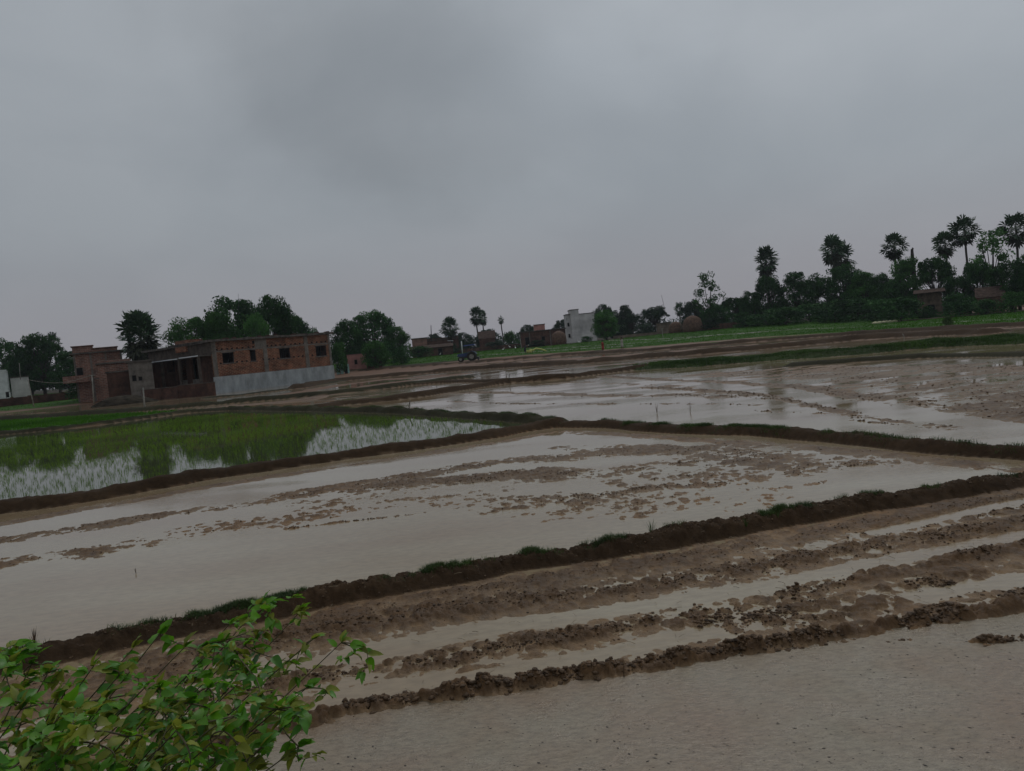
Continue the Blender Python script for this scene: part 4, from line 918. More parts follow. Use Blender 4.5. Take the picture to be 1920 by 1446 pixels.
for a in (401, 497, 575, 619):      # concrete pillars
    xx = fac(a, 660)[0]; c = MB(); wd = .24 if a < 610 else .16; c.box(max(-.02, xx-wd), min(LEN+.02, xx+wd), -.035, TH-.02, ZP+.003, ZR); c.build('pillar', M['concrete_dark'], house)
c = MB(); xa, xb = fac(478, 650)[0], fac(495, 650)[0]; c.box(xa, xb, -.02, -.003, fac(485, 652)[1], ZR-.01); c.build('cement_patch', M['concrete_dark'], house)
for xa_, xb_ in ((0.25, W_[0][0]), (W_[0][1], W_[1][0]), (W_[1][1], W_[2][0]), (W_[2][1], W_[3][0]), (W_[3][1], LEN-.2)):
    pass
c = MB(); zl = (W_[0][3]+.03); c.box(.24, LEN-.17, -.022, TH-.05, zhi+.03, zhi+.18); c.build('lintel_band', M['concrete_dark'], house)
h = MB(); random.seed(4)
def holes(zc, x0, x1, n):
    for i in range(n):
        xx = x0+(x1-x0)*(i+.5)/n+random.uniform(-.12, .12)
        if any(k[0]-.1 < xx < k[1]+.1 and k[2]-.1 < zc < k[3]+.1 for k in W_): continue
        h.box(xx-.11, xx+.11, -.006, .03, zc-.09, zc+.09)
holes(zhi+.30, .4, LEN-.4, 24); holes(zlo+.18, .5, LEN-.4, 22)
h.box(*(fac(474.5, 643)[0]-.12, fac(474.5, 643)[0]+.14), -.028, .0, fac(474.5, 645)[1], fac(474.5, 639)[1])
h.build('putlog_holes', M['dark'], house, label='dark square scaffold holes in the brick wall', kind='stuff')
for i, (x0, x1, z0, z1) in enumerate(W_):
    fr_ = MB(); t_ = .06
    fr_.box(x0, x0+t_, .08, .16, z0, z1); fr_.box(x1-t_, x1, .08, .16, z0, z1); fr_.box(x0+t_, x1-t_, .08, .16, z0, z0+t_); fr_.box(x0+t_, x1-t_, .08, .16, z1-t_, z1)
    wo = fr_.build('window', M['metal'], house)
    sl = MB(); sl.box(x0-.12, x1+.12, -.08, .06, z0-.09, z0-.004); sl.build('sill', M['concrete_dark'], wo)
    sh = MB(); sh.box(x0-.15, x1+.15, -.14, .0-.024, z1+.0, z1+.07); sh.build('lintel', M['concrete_dark'], wo)
    gb = MB()
    if i:
        nb = max(3, int((x1-x0)/.28))
        for k in range(nb): xx = x0+(x1-x0)*(k+1)/(nb+1); gb.box(xx-.012, xx+.012, .10, .12, z0+t_, z1-t_)
    else: gb.tube([(x0+.6, .12, z0+.06), (x0+.8, .12, z0+.55)], .03, 4)
    gb.build('window_bars', M['metal'], wo)
    dk = MB(); dk.box(x0-.3, x1+.3, 1.6, 1.65, z0-.5, z1+.4); dk.build('interior_shade_panel', M['dark'], wo)  # near-black panel stands in for the shade of the room behind
rf = MB(); n = 22    # slightly wavy roof slab with overhang, rough edge
for k in range(n):
    xa_, xb_ = -.35+(LEN+.75)*k/n, -.35+(LEN+.75)*(k+1)/n; dz = .03*math.sin(k*1.3)+random.uniform(-.015, .015)
    rf.box(xa_, xb_-.001, -.35+random.uniform(-.03,.03), DEP+.3, ZR+.01+dz*.3, ZR+.24+dz)
ro = rf.build('roof', M['slab'], house)
ck = MB()
for k in range(26): xx = random.uniform(1, LEN); ck.box(xx, xx+random.uniform(.15, .5), .1, .4, ZR+.2, ZR+.27+random.uniform(0, .14))
ck.build('loose_bricks', M['brick_dark'], ro, kind='stuff', label='loose bricks lying along the roof edge')
# left end wall with veranda: end wall spans house y from 0 to DEP at x = 0
y_l, z_c = fas(282, 676); YE = fas(284, 700)[0]; YE = max(YE, DEP)
ew = MB(); op = [(fas(327,690)[0], fas(313,690)[0], 2.7, 4.0), (fas(350,700)[0], fas(337,700)[0], 1.0, 3.9), (fas(372,700)[0], fas(360,700)[0], 1.2, 3.9)]
op = sorted([(min(a,b), max(a,b), c, d) for a, b, c, d in op]); cur = 0.003
for y0, y1, z0, z1 in op:
    ew.box(0, TH, cur, y0, .4, 4.1); ew.box(0, TH, y0, y1, .4, z0); ew.box(0, TH, y0, y1, z1, 4.1); cur = y1
ew.box(0, TH, cur, YE, .4, 4.1); ew.build('end_wall', M['brick_dark'], house)
for y0, y1, z0, z1 in op:
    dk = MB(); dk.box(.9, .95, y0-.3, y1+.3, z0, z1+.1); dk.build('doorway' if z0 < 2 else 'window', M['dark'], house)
uw = MB(); uw.box(-.02, TH, -.003, YE+.3, 4.104, ZR); uw.build('upper_wall', M['pillar_dark'], house)
r2 = MB(); r2.box(-.5, 6, DEP+.302, YE+.9, ZR-.12, ZR+.12); r2.box(-.35, -.02, 1.2, DEP+.3, ZR-.05, ZR+.17); r2.build('roof_edge', M['slab'], house)
wl_ = MB(); wl_.box(TH, 6, YE-TH, YE, 0, ZR-.12); wl_.build('far_end_wall', M['brick_dark'], house)
bx = MB(); ya, yb = fas(352, 650)[0], fas(333, 650)[0]; ya, yb = min(ya,yb), max(ya,yb); bx.box(-.3, -.03, ya, yb, fas(342, 661)[1], ZR+.0); bx.box(-.05, 1.5, ya-.5, yb+.5, ZR+.25, ZR+.62); bx.build('brick_parapet', M['brick'], house)
zc0 = 4.12
for y0, y1, dz in ((.05, 4.35, 0), (4.75, YE+.4, -.05)):      # thin concrete canopy with a bright tin edge, in two lengths
    cn_ = MB(); cn_.box(-1.45, -.025, y0, y1, zc0-.12+dz, zc0-.03+dz); co_ = cn_.build('canopy', M['slab'], house)
    cn_ = MB(); cn_.box(-1.50, -1.453, y0, y1, zc0-.10+dz, zc0+.0+dz); cn_.build('tin_edge', M['sheet'], co_)
for yy in (.15, 4.6, 8.9):
    c = MB(); c.box(-1.45, -1.2, yy, yy+.24, .0, zc0-.175); c.build('veranda_pillar', M['pillar_dark'], house)
pl = MB(); pl.box(-1.7, -.003, .05, 9.4, -.3, .95); pl.build('veranda_floor', M['concrete_dark'], house)
# brick yard wall in front of the veranda
ya = Vector((*G(270,752),0)); yb = Vector((*G(407,741),0)); d_ = (yb-ya); yw = empty('yard_wall', ya, math.atan2(d_.y, d_.x), label='low dark brick yard wall in front of the veranda', cat='wall')
m_ = MB(); m_.box(0, d_.length*.5, -.12, .12, -.3, 1.12); m_.box(d_.length*.5+.003, d_.length-.2, -.1, .1, -.3, 1.25); m_.build('wall', M['brick_dark'], yw)
m_ = MB(); m_.box(-.03, d_.length*.5, -.16, .16, 1.125, 1.18); m_.box(d_.length*.5+.01, d_.length-.17, -.14, .14, 1.255, 1.31); m_.build('coping', M['slab'], yw)
m_ = MB()
for k in range(5): m_.box(k*d_.length/4.2, k*d_.length/4.2+.3, -.16, -.123, -.3, 1.1)
m_.build('pier', M['brick_dark'], yw, kind='stuff')

hp = MB(); hp.lathe([(2.6,-.3),(2.3,.15),(1.7,.5),(1.0,.75),(.35,.85)], 16, jit=.18); ho = hp.build('earth_heap', M['heap'], smooth=True, label='dark heap of earth beside the yard wall of the half-built house', cat='heap'); ho.location = (*G(232,758), 0); ho.scale = (1.25, .8, 1)
# ---------------------------------------------------------------- other buildings
def bldg(name, px0, px1, base, r, top, depth, wall_m, label, roof_m='slab', r1=None, wins=(), doors=(), parapet=0, over=.15, kind='flat', cat='house', slab=.16):
    """a walled block whose front runs between two bearings; wins/doors: (fraction, width m, z0, z1)"""
    r1 = r1 or r; a = site(px0, base, r); b = site(px1, base-(px1-px0)*.0963, r1); d = b-a; ln = math.hypot(d.x, d.y); z0 = min(a.z, b.z)
    H = at((px0+px1)/2, top, (r+r1)/2).z-z0
    o = empty(name, (a.x, a.y, z0), math.atan2(d.y, d.x), label=label, cat=cat)
    w = MB(); ops = sorted([(ln*f-wd/2, ln*f+wd/2, za, zb, 0) for f, wd, za, zb in wins]+[(ln*f-wd/2, ln*f+wd/2, 0.05, zb, 1) for f, wd, zb in doors]); cur = 0; t_ = .22
    for x0, x1, za, zb, isd in ops:
        w.box(cur, x0, 0, t_, -.4, H); w.box(x0, x1, 0, t_, -.4, za); w.box(x0, x1, 0, t_, zb, H); cur = x1
    w.box(cur, ln, 0, t_, -.4, H); w.box(0, t_, t_, depth, -.4, H); w.box(ln-t_, ln, t_, depth, -.4, H); w.box(t_, ln-t_, depth-t_, depth, -.4, H)
    w.build('wall', M[wall_m], o)
    for x0, x1, za, zb, isd in ops:
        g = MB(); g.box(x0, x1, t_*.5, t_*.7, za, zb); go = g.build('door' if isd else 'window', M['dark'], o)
        g = MB(); g.box(x0-.06, x0, -.03, .04, za-.05, zb+.05); g.box(x1, x1+.06, -.03, .04, za-.05, zb+.05); g.box(x0, x1, -.03, .04, zb, zb+.07); g.build('frame', M['slab'], go)
    g = MB()
    if kind == 'flat': g.box(-over, ln+over, -over, depth+over, H+.003, H+slab)
    elif kind == 'lean': g.add([(-over,-over-.2,H-.1),(ln+over,-over-.2,H-.1),(ln+over,depth+over,H+.5),(-over,depth+over,H+.5),(-over,-over-.2,H),(ln+over,-over-.2,H),(ln+over,depth+over,H+.6),(-over,depth+over,H+.6)],[(0,3,2,1),(4,5,6,7),(0,1,5,4),(1,2,6,5),(2,3,7,6),(3,0,4,7)])
    else:
        m_ = depth/2; rh = depth*.28
        g.add([(-over,-over,H-.05),(ln+over,-over,H-.05),(ln+over,m_,H+rh),(-over,m_,H+rh),(ln+over,depth+over,H-.05),(-over,depth+over,H-.05),(-over,m_,H+rh-.14),(ln+over,m_,H+rh-.14)],[(0,1,2,3),(3,2,4,5),(0,3,6),(3,5,6),(1,7,2),(2,7,4)])
    g.build('roof', M[roof_m], o)
    if parapet:
        g = MB(); g.box(0, ln, 0, .14, H+slab+.003, H+slab+parapet); g.box(0, .14, .14, depth, H+slab+.003, H+slab+parapet*.9); g.box(ln-.14, ln, .14, depth, H+slab+.003, H+slab+parapet); g.build('parapet', M[wall_m], o)
    return o, ln, H
# far left
bldg('white_hut', -30, 15, 728, 126, 697, 4, 'white', 'small white hut at the left photo edge', 'white', wins=((.97,.5,.9,1.6),), over=.05)
o, ln, H = bldg('grey_hut', 22, 56, 732, 132, 708, 3, 'lime', 'small grey hut right of the white hut with a pole on its roof', 'slab', over=.05)
o1, ln, H = bldg('stepped_brick_house', 145, 236, 735, 106, 661, 8, 'brick_mid', 'unplastered two-storey brick house with stepped roofline at the left', 'slab', wins=((.10,.6,3.2,4.2),), over=.35)
for f0, f1, z, h_ in ((.0,.42,.0,.75),(.42,.92,.0,.38),):
    g = MB(); g.box(ln*f0, ln*f1, .1, 3, H+.17, H+.17+h_); g.box(ln*f0-.15, ln*f1+.1, -.1, 3.1, H+.173+h_, H+.25+h_); g.build('roof_room', M['brick_mid'], o1)
g = MB()
for f in (.02, .35, .66, .98): g.box(ln*f-.1, ln*f+.1, -.03, -.003, 0, H)
g.box(0, ln, -.02, -.004, 2.7, 2.85); g.build('pillar', M['concrete_dark'], o1, kind='stuff')
g = MB(); g.box(-1.3, ln*.28, -1.2, -.004, 2.5, 2.62); g.box(-1.3, ln*.28, -1.2, -1.12, 2.62, 3.3); g.build('balcony', M['brick_mid'], o1)
bldg('brick_house', 190, 252, 739, 98, 681, 5, 'brick_mid', 'lower brick house in front of the stepped brick house', 'slab', over=.25, parapet=.25)
bldg('brick_shed', 205, 262, 746, 92, 697, 4, 'brick_dark', 'dark brick shed beside the grey annex of the half-built house', 'slab', over=.1)
bldg('grey_annex', 247, 292, 744, 90, 678, 5, 'concrete_dark', 'grey cement annex at the left end of the half-built house', 'slab', wins=((.2,.35,2.1,2.7),(.45,.3,2.1,2.5)), over=.2)
bldg('ochre_house', 253, 264, 722, 125, 660, 4, 'yellow', 'tiny ochre wall of a house behind the shaggy palm', 'lime', over=.05)
bldg('lime_house', 262, 278, 720, 122, 663, 4, 'lime', 'pale plastered wall just left of the shaggy palm trunk', 'slab', over=.05)
# boundary wall far left, with piers
a = site(-120, 752, 116); b = site(150, 733, 118); d = b-a; bw_ = empty('boundary_wall', (a.x, a.y, min(a.z, b.z)), math.atan2(d.y, d.x), label='long low brick boundary wall behind the left green plot', cat='wall')
g = MB(); g.box(0, d.length, 0, .2, -.5, 1.15); g.build('wall', M['brick_dark'], bw_)
for k in range(9): g = MB(); g.box(k*d.length/8.2, k*d.length/8.2+.35, -.06, -.003, -.5, 1.25); g.build('pier', M['brick_dark'], bw_)
# right of the brick house
bldg('pink_shed', 652, 687, 685, 120, 664, 3.5, 'pink', 'small pink plastered shed with one square window', 'slab', wins=((.45,.35,.95,1.6),), over=.08, slab=.06)
o = empty('tin_gate', site(630, 686, 112), 0, label='pale green panels of a gate left of the pink shed', cat='gate')
for k, (xx, hh, mm) in enumerate(((0,1.35,'cyan'),(.55,1.45,'cyan'),(1.15,1.3,'dark'),(1.55,1.4,'cyan'))): g = MB(); g.box(xx, xx+(.42 if k != 3 else .25), 0, .06, 0, hh); g.build('panel', M[mm], o)
bldg('red_wall', 689, 716, 681, 122, 669, .6, 'brick_dark', 'short dark red brick wall right of the pink shed', 'brick_dark', cat='wall', over=.02, slab=.05)
# middle village
bldg('village_house', 775, 803, 667, 158, 635, 6, 'brick_mid', 'pinkish brick house left in the middle village row', 'slab', wins=((.3,.5,1.2,2.1),), over=.15)
bldg('village_house', 802, 862, 665, 165, 637, 7, 'brick_far', 'long dark brick house left of the squat palm', 'slab', doors=((.3,.9,2),), wins=((.7,.6,1,1.8),), over=.2, parapet=.3)
bldg('tiled_house', 770, 850, 668, 150, 652, 4, 'brick_far', 'low dark tiled hut row before the middle village houses', 'tiles', kind='lean', doors=((.2,.8,1.5),(.7,.8,1.5)))
bldg('village_house', 900, 930, 655, 175, 634, 6, 'brick_far', 'brown house between bushes right of the twin palms', 'tiles', kind='gable')
bldg('tiled_house', 862, 975, 661, 160, 650, 3, 'brick_far', 'long low mud wall behind the nursery right of the tractor', 'brick_far', over=.02, slab=.06, cat='wall')
bldg('blue_roof_shed', 838, 856, 659, 190, 632, 5, 'brick_far', 'far shed with grey-blue gabled roof behind the squat palm', 'tin_blue', kind='gable')
g = MB(); g.box(0, 1.1, 0, .5, -.04, .04); o = g.build('tin_sheet', M['sheet'], label='bright tin sheet on the dark hut row left of the tractor', cat='sheet'); s = at(839, 639, 149.5); o.location = s; o.rotation_euler = (0, .1, 0)
o, ln, H = bldg('flat_brick_house', 978, 1062, 652, 152, 620, 7, 'brick_far', 'wide flat-roofed brick house left of the tall white house', 'slab', doors=((.15,.9,2),), wins=((.5,.6,1.1,1.9),), over=.25)
g = MB(); x0 = ln*.31; g.box(x0, x0+2.2, 1, 3, H+.17, H+1.25); g.build('roof_room', M['pink'], o); g = MB(); g.box(x0-.1, x0+2.3, .9, 3.1, H+1.253, H+1.36); g.build('room_roof', M['slab'], o)
g = MB(); 
for f in (.2, .66): g.box(ln*f-.1, ln*f+.1, -.03, -.003, 0, H)
g.build('pillar', M['concrete_dark'], o, kind='stuff')
# tall white house: three stepped blocks
r0 = 166; a = site(1066, 645, r0); b = site(1118, 640, r0+.6); d = b-a; o = empty('tall_white_house', a, math.atan2(d.y, d.x), label='tall unpainted white house with stepped tower beside the round tree', cat='house')
mpp = r0/F
def zt_(px, py): return at(px, py, r0).z-a.z
g = MB(); g.box(0, .95, .5, 6, -.5, zt_(1067, 590)); g.build('side_wing', M['lime'], o)
g = MB(); g.box(.95, 2.75, 0, 5, -.5, zt_(1079, 581)); g.build('tower', M['lime'], o)
g = MB(); g.box(2.75, 6.1, .25, 5, -.5, zt_(1100, 588)); g.build('main_block', M['lime'], o)
for x0, x1, py, px in ((-.1, 1.05, 590, 1067), (.85, 2.85, 581, 1079), (2.75, 6.2, 588, 1100)):
    g = MB(); z = zt_(px, py); g.box(x0, x1, -.1 if x0 == .85 else .2, 6, z+.003, z+.14); g.build('roof_edge', M['slab'], o)
for z0 in (1.2, 3.6): g = MB(); g.box(.2, .6, .44, .497, z0, z0+.8); g.build('window', M['dark'], o)
g = MB(); g.box(-.2, 6.1, -1.0, -.003, -.5, .9); g.build('front_ledge', M['lime'], o)
# straw stacks (rounded brown heaps)
def stack(px, base, r, w, h, label):
    m_ = MB(); pr = [(w*.46,-.2),(w*.5,h*.3),(w*.48,h*.55),(w*.40,h*.78),(w*.25,h*.92),(w*.08,h)]; m_.lathe(pr, 14, jit=.05); o = m_.build('straw_stack', M['straw'], smooth=True, label=label, cat='straw stack', group='rounded brown straw stacks at the field edge'); o.location = site(px, base, r)
stack(1049, 647, 146, 2.9, 2.7, 'reddish brown straw stack before the flat brick house')
stack(1300, 626, 146, 3.7, 3.1, 'largest rounded straw stack, right of the small palm')
stack(1268, 628, 150, 2.8, 2.3, 'smaller straw stack left of the largest one')
bldg('grey_wall_house', 1232, 1258, 628, 156, 606, 4, 'cream', 'grey-brown house front under the spreading tree', 'slab', over=.1)
bldg('blue_roof_house', 1286, 1312, 620, 175, 592, 5, 'cream', 'far house with blue-grey roof behind the largest straw stack', 'tin_blue', kind='gable')
bldg('mud_wall', 1150, 1232, 640, 150, 627, .4, 'cream', 'low mud wall before the spreading tree', 'cream', over=.02, slab=.06, cat='wall')
bldg('brown_wall', 1310, 1420, 620, 146, 606, .4, 'brick_far', 'long brown wall at the left foot of the tree belt', 'brick_far', over=.02, slab=.06, cat='wall')
bldg('white_hut', 1372, 1388, 616, 152, 606, 2, 'lime', 'tiny pale hut under the wide tree right of the tall loose tree', 'slab', over=.1)
bldg('mud_house', 1722, 1768, 590, 131, 548, 5, 'mud_dark', 'brown mud house with open doorway in the right tree belt', 'tiles', kind='lean', doors=((.55,.9,2.0),), over=.5)
bldg('tiled_hut', 1832, 1885, 586, 126, 556, 5, 'brick_far', 'dark tiled hut under the airy tree on the right', 'tiles', kind='gable', doors=((.3,.8,1.7),))
bldg('earth_wall', 1600, 1960, 602, 124, 594, .6, 'cream', 'low earthen wall along the foot of the right belt', 'cream', over=.02, slab=.05, cat='wall', r1=118)

# ---------------------------------------------------------------- poles, stakes, wires
def pole(name, px0, py0, px1, py1, r, rad, m_, label, cat='pole', cross=None):
    """foot pixel, head pixel"""
    s = at(px0, py0, r); e_ = at(px1, py1, r); s = Vector(s); o = empty(name, s, 0, label=label, cat=cat)
    k = MB(); d = e_-s; k.tube([(0,0,-.3), d*.5, d], [rad, rad*.9, rad*.75], 6); k.build('shaft', M[m_], o, True)
    if cross: k = MB(); k.tube([d+Vector((-cross,0,-.1)), d+Vector((cross,0,-.05))], rad*.6, 5); k.build('crossbar', M[m_], o)
    return o, e_
def gr(px, py): x, y = GT(px, py); return math.hypot(x, y)
o, e1 = pole('fence_post', 63, 757, 52, 712, 88, .055, 'pale_wood', 'leaning pale post in the left green plot nearest the photo edge', 'post')
o, e2 = pole('fence_post', 176, 752, 172, 703, 88, .065, 'pale_wood', 'upright pale post with crossbar at the edge of the left green plot', 'post', .35)
k = MB(); pts = [e1.lerp(e2, t/10)-Vector((0,0,.55*math.sin(math.pi*t/10))) for t in range(11)]; k.tube(pts, .018, 4); k.build('wire', M['pale_wood'], label='thin wire sagging between the two pale posts at the left', cat='wire')
pole('utility_pole', 38, 708, 36, 681, 131, .05, 'pale_wood', 'thin pole standing on the grey hut at the far left')
pole('wooden_stake', 272, 771, 268, 727, 66, .07, 'pale_wood', 'weathered post at the left end of the yard wall', 'post')
pole('wooden_stake', 765, 775, 769, 750, gr(765, 776), .022, 'wood', 'dark leaning stick at the edge of the middle flooded field', 'stick')
pole('wooden_stake', 954, 717, 955, 702, gr(954, 719), .03, 'wood', 'thin upright stick on the middle cross bund', 'stick')
pole('utility_pole', 809, 638, 808, 610, 165, .10, 'metal', 'dark pole above the middle village roofs')
pole('utility_pole', 979, 661, 974, 627, 128, .07, 'pale_wood', 'tall pale post beside the bending worker and yellow hose')
pole('utility_pole', 1244, 641, 1241, 616, 126, .05, 'pale_wood', 'white post standing in the nursery under the spreading tree', 'post', .25)
pole('utility_pole', 1249, 590, 1240, 553, 170, .04, 'wood', 'long leaning bamboo rod above the spreading tree')
pole('utility_pole', 1277, 615, 1276, 590, 148, .06, 'pale_wood', 'pale pole under the small dark palm')
pole('utility_pole', 867, 662, 865, 640, 136, .14, 'white', 'pale post just left of the tractor canopy', 'post')
pole('utility_pole', 448, 640, 447, 551, 115, .02, 'metal', 'very thin mast above the trees behind the brick house', 'mast')
pole('stake', 1696, 632, 1692, 626, gr(1696, 634), .03, 'pale_wood', 'small pale stake leaning at the far mud edge', 'stick')
pole('stake', 1838, 624, 1833, 617, gr(1838, 626), .03, 'pale_wood', 'small pale stake below the yellowish clump on the right', 'stick')
# twigs and weeds standing in water
def weed(px, py, h, n, label, spread=.6, m_='grass', wdt=.006):
    x, y = G(px, py); z = float(zat([x], [y])[0][0]); o = empty('weed', (x, y, max(z, 0)-.01), 0, label=label, cat='weed')
    k = MB(); 
    for i in range(n):
        a = random.random()*6.28; l = random.uniform(.2, spread); hh = h*random.uniform(.6, 1.05); d = Vector((math.cos(a)*l*hh, math.sin(a)*l*hh, hh)); s_ = Vector((-math.sin(a), math.cos(a), 0))*wdt/2
        md = d*.55+Vector((0,0,hh*.1)); k.add([-s_, s_, md+s_, md-s_, d+Vector((0,0,-hh*.1*l))], [(0,1,2,3),(3,2,4)])
    k.build('blades', M[m_], o)
random.seed(3)
weed(1222, 1005, .20, 16, 'tall grassy weed standing on the nearest bund right of centre')
weed(1400, 1000, .12, 12, 'small weed tuft on the near bund right of the tall weed')
weed(1290, 803, .16, 8, 'sprig of grass sticking up from the grassy right bund')
weed(68, 1235, .16, 14, 'brown weed tuft on the near bund at the far left', m_='clod')
weed(255, 1075, .10, 4, 'lone dark sprout standing in the near flooded field', .3, 'clod', .004)
weed(1170, 1272, .10, 3, 'thin dark straw poking out by the nearest furrow', .25, 'clod', .005)
weed(1232, 775, .3, 3, 'thin sprout standing in the middle right water', .3, 'clod', .012)
weed(1294, 772, .3, 3, 'second thin sprout in the water nearer the grassy bund', .3, 'clod', .012)
weed(1500, 1040, .05, 8, 'small green sprig lying on mud below the right bund', .9)

# ---------------------------------------------------------------- people, tractor, birds
def body(o, joints, name='body', m_='skin'):
    """one skinned surface: joints = {name: (pos, radius, parent)}"""
    names = list(joints); me = D.meshes.new(name); me.from_pydata([joints[n][0] for n in names], [(names.index(joints[n][2]), i) for i, n in enumerate(names) if joints[n][2]], [])
    b = D.objects.new(name, me); COL.objects.link(b); b.parent = o; me.materials.append(M[m_])
    sk = b.modifiers.new('skin', 'SKIN')
    lay = me.skin_vertices[0] if me.skin_vertices else None
    if lay is None:
        me.attributes  # layer is made by the modifier
        bpy.context.view_layer.objects.active = b
    if me.skin_vertices:
        for i, n in enumerate(names):
            me.skin_vertices[0].data[i].radius = (joints[n][1],)*2; me.skin_vertices[0].data[i].use_root = (i == 0)
    ss_ = b.modifiers.new('sub', 'SUBSURF'); ss_.levels = 1; ss_.render_levels = 1; return b
def person(px, py, r, H, rz, top, bottom, label, pose='stand', head_extra=None):
    s = at(px, py, r) if r else None
    x, y = GT(px, py); z = float(zat([x], [y])[0][0]); o = empty('person', (x, y, z), rz, label=label, cat='person'); k = H/1.65
    ln = .0 if pose == 'stand' else (.25 if pose == 'walk' else .55)
    J = {'pelvis': ((0,0,.90), .13, None)}
    if pose == 'bend': J['chest'] = ((.32,0,1.15), .13, 'pelvis'); J['neck'] = ((.50,0,1.22), .05, 'chest'); J['head'] = ((.60,0,1.24), .085, 'neck'); J['crown'] = ((.68,0,1.27), .075, 'head')
    else: J['chest'] = ((0,0,1.25), .14, 'pelvis'); J['neck'] = ((0,0,1.40), .05, 'chest'); J['head'] = ((.01,0,1.50), .085, 'neck'); J['crown'] = ((.01,0,1.60), .07, 'head')
    for sg, nm in ((1,'l'), (-1,'r')):
        c = J['chest'][0]
        J['sh'+nm] = ((c[0],sg*.18,c[2]+.08), .05, 'chest')
        if pose == 'bend': J['el'+nm] = ((c[0]+.12,sg*.2,c[2]-.22), .038, 'sh'+nm); J['ha'+nm] = ((c[0]+.3,sg*.12,c[2]-.42), .03, 'el'+nm)
        elif pose == 'raise': J['el'+nm] = ((.05,sg*.24,1.42), .038, 'sh'+nm); J['ha'+nm] = ((.05,sg*.12,1.68), .03, 'el'+nm)
        else: J['el'+nm] = ((-.03,sg*.24,1.08), .038, 'sh'+nm); J['ha'+nm] = ((.08,sg*.24,.84), .03, 'el'+nm)
        st = .16*sg if pose == 'walk' else .04*sg
        J['hip'+nm] = ((0,sg*.09,.86), .09, 'pelvis'); J['kn'+nm] = ((.04+st*.6,sg*.10,.48), .06, 'hip'+nm); J['an'+nm] = ((st,sg*.10,.07), .04, 'kn'+nm); J['to'+nm] = ((st+.16,sg*.10,.03), .03, 'an'+nm)
    J = {n: (tuple(c*k for c in p), q*k, pr) for n, (p, q, pr) in J.items()}
    body(o, J)
    c = J['chest'][0]; p_ = J['pelvis'][0]
    t = MB(); t.tube([Vector(p_)*1+Vector((0,0,-.05*k)), Vector(p_).lerp(Vector(c), .6), Vector(c)+Vector((.02*k,0,.09*k))], [.17*k, .16*k, .15*k], 10); t.build('shirt', M[top], o, True)
    t = MB(); t.lathe([(.15*k,.95*k),(.18*k,.8*k),(.19*k,.5*k),(.21*k,.28*k)], 10); t.build('skirt', M[bottom], o, True)
    t = MB(); h_ = J['crown'][0]; t.lathe([(.095*k,-.07*k),(.105*k,0),(.07*k,.06*k),(.02*k,.09*k)], 9, (h_[0]-.02*k, 0, h_[2])); t.build('hair' if not head_extra else 'head_cloth', M[head_extra or 'hair'], o, True)
    return o
person(1131, 659, 0, 1.5, 1.2, 'red_cloth', 'red_cloth', 'person in red clothes walking along the far mud bund', 'walk')
person(1167, 655, 0, 1.6, -1.2, 'pale_cloth', 'pale_cloth', 'person in pale clothes with arms raised at the nursery edge', 'raise')
person(985, 664, 0, 1.55, .2, 'dark_cloth', 'dark_cloth', 'person in dark clothes and white cap bending beside the yellow hose', 'bend', 'pale_cloth')
x, y = GT(994, 664); k = MB(); pts = [(0,0,.55),(.5,-.1,.35),(1.0,0,.62),(1.7,.1,.45),(2.2,0,.25),(2.5,-.3,.1)]; k.tube(pts, [.12,.15,.13,.11,.10,.10], 7); k.box(-.5,.35,-.25,.2,.05,.5)
o = k.build('hose', M['yellow_cloth'], smooth=True, label='thick pale yellow hose lying across the green nursery edge', cat='hose'); o.location = (x, y, float(zat([x],[y])[0][0]))

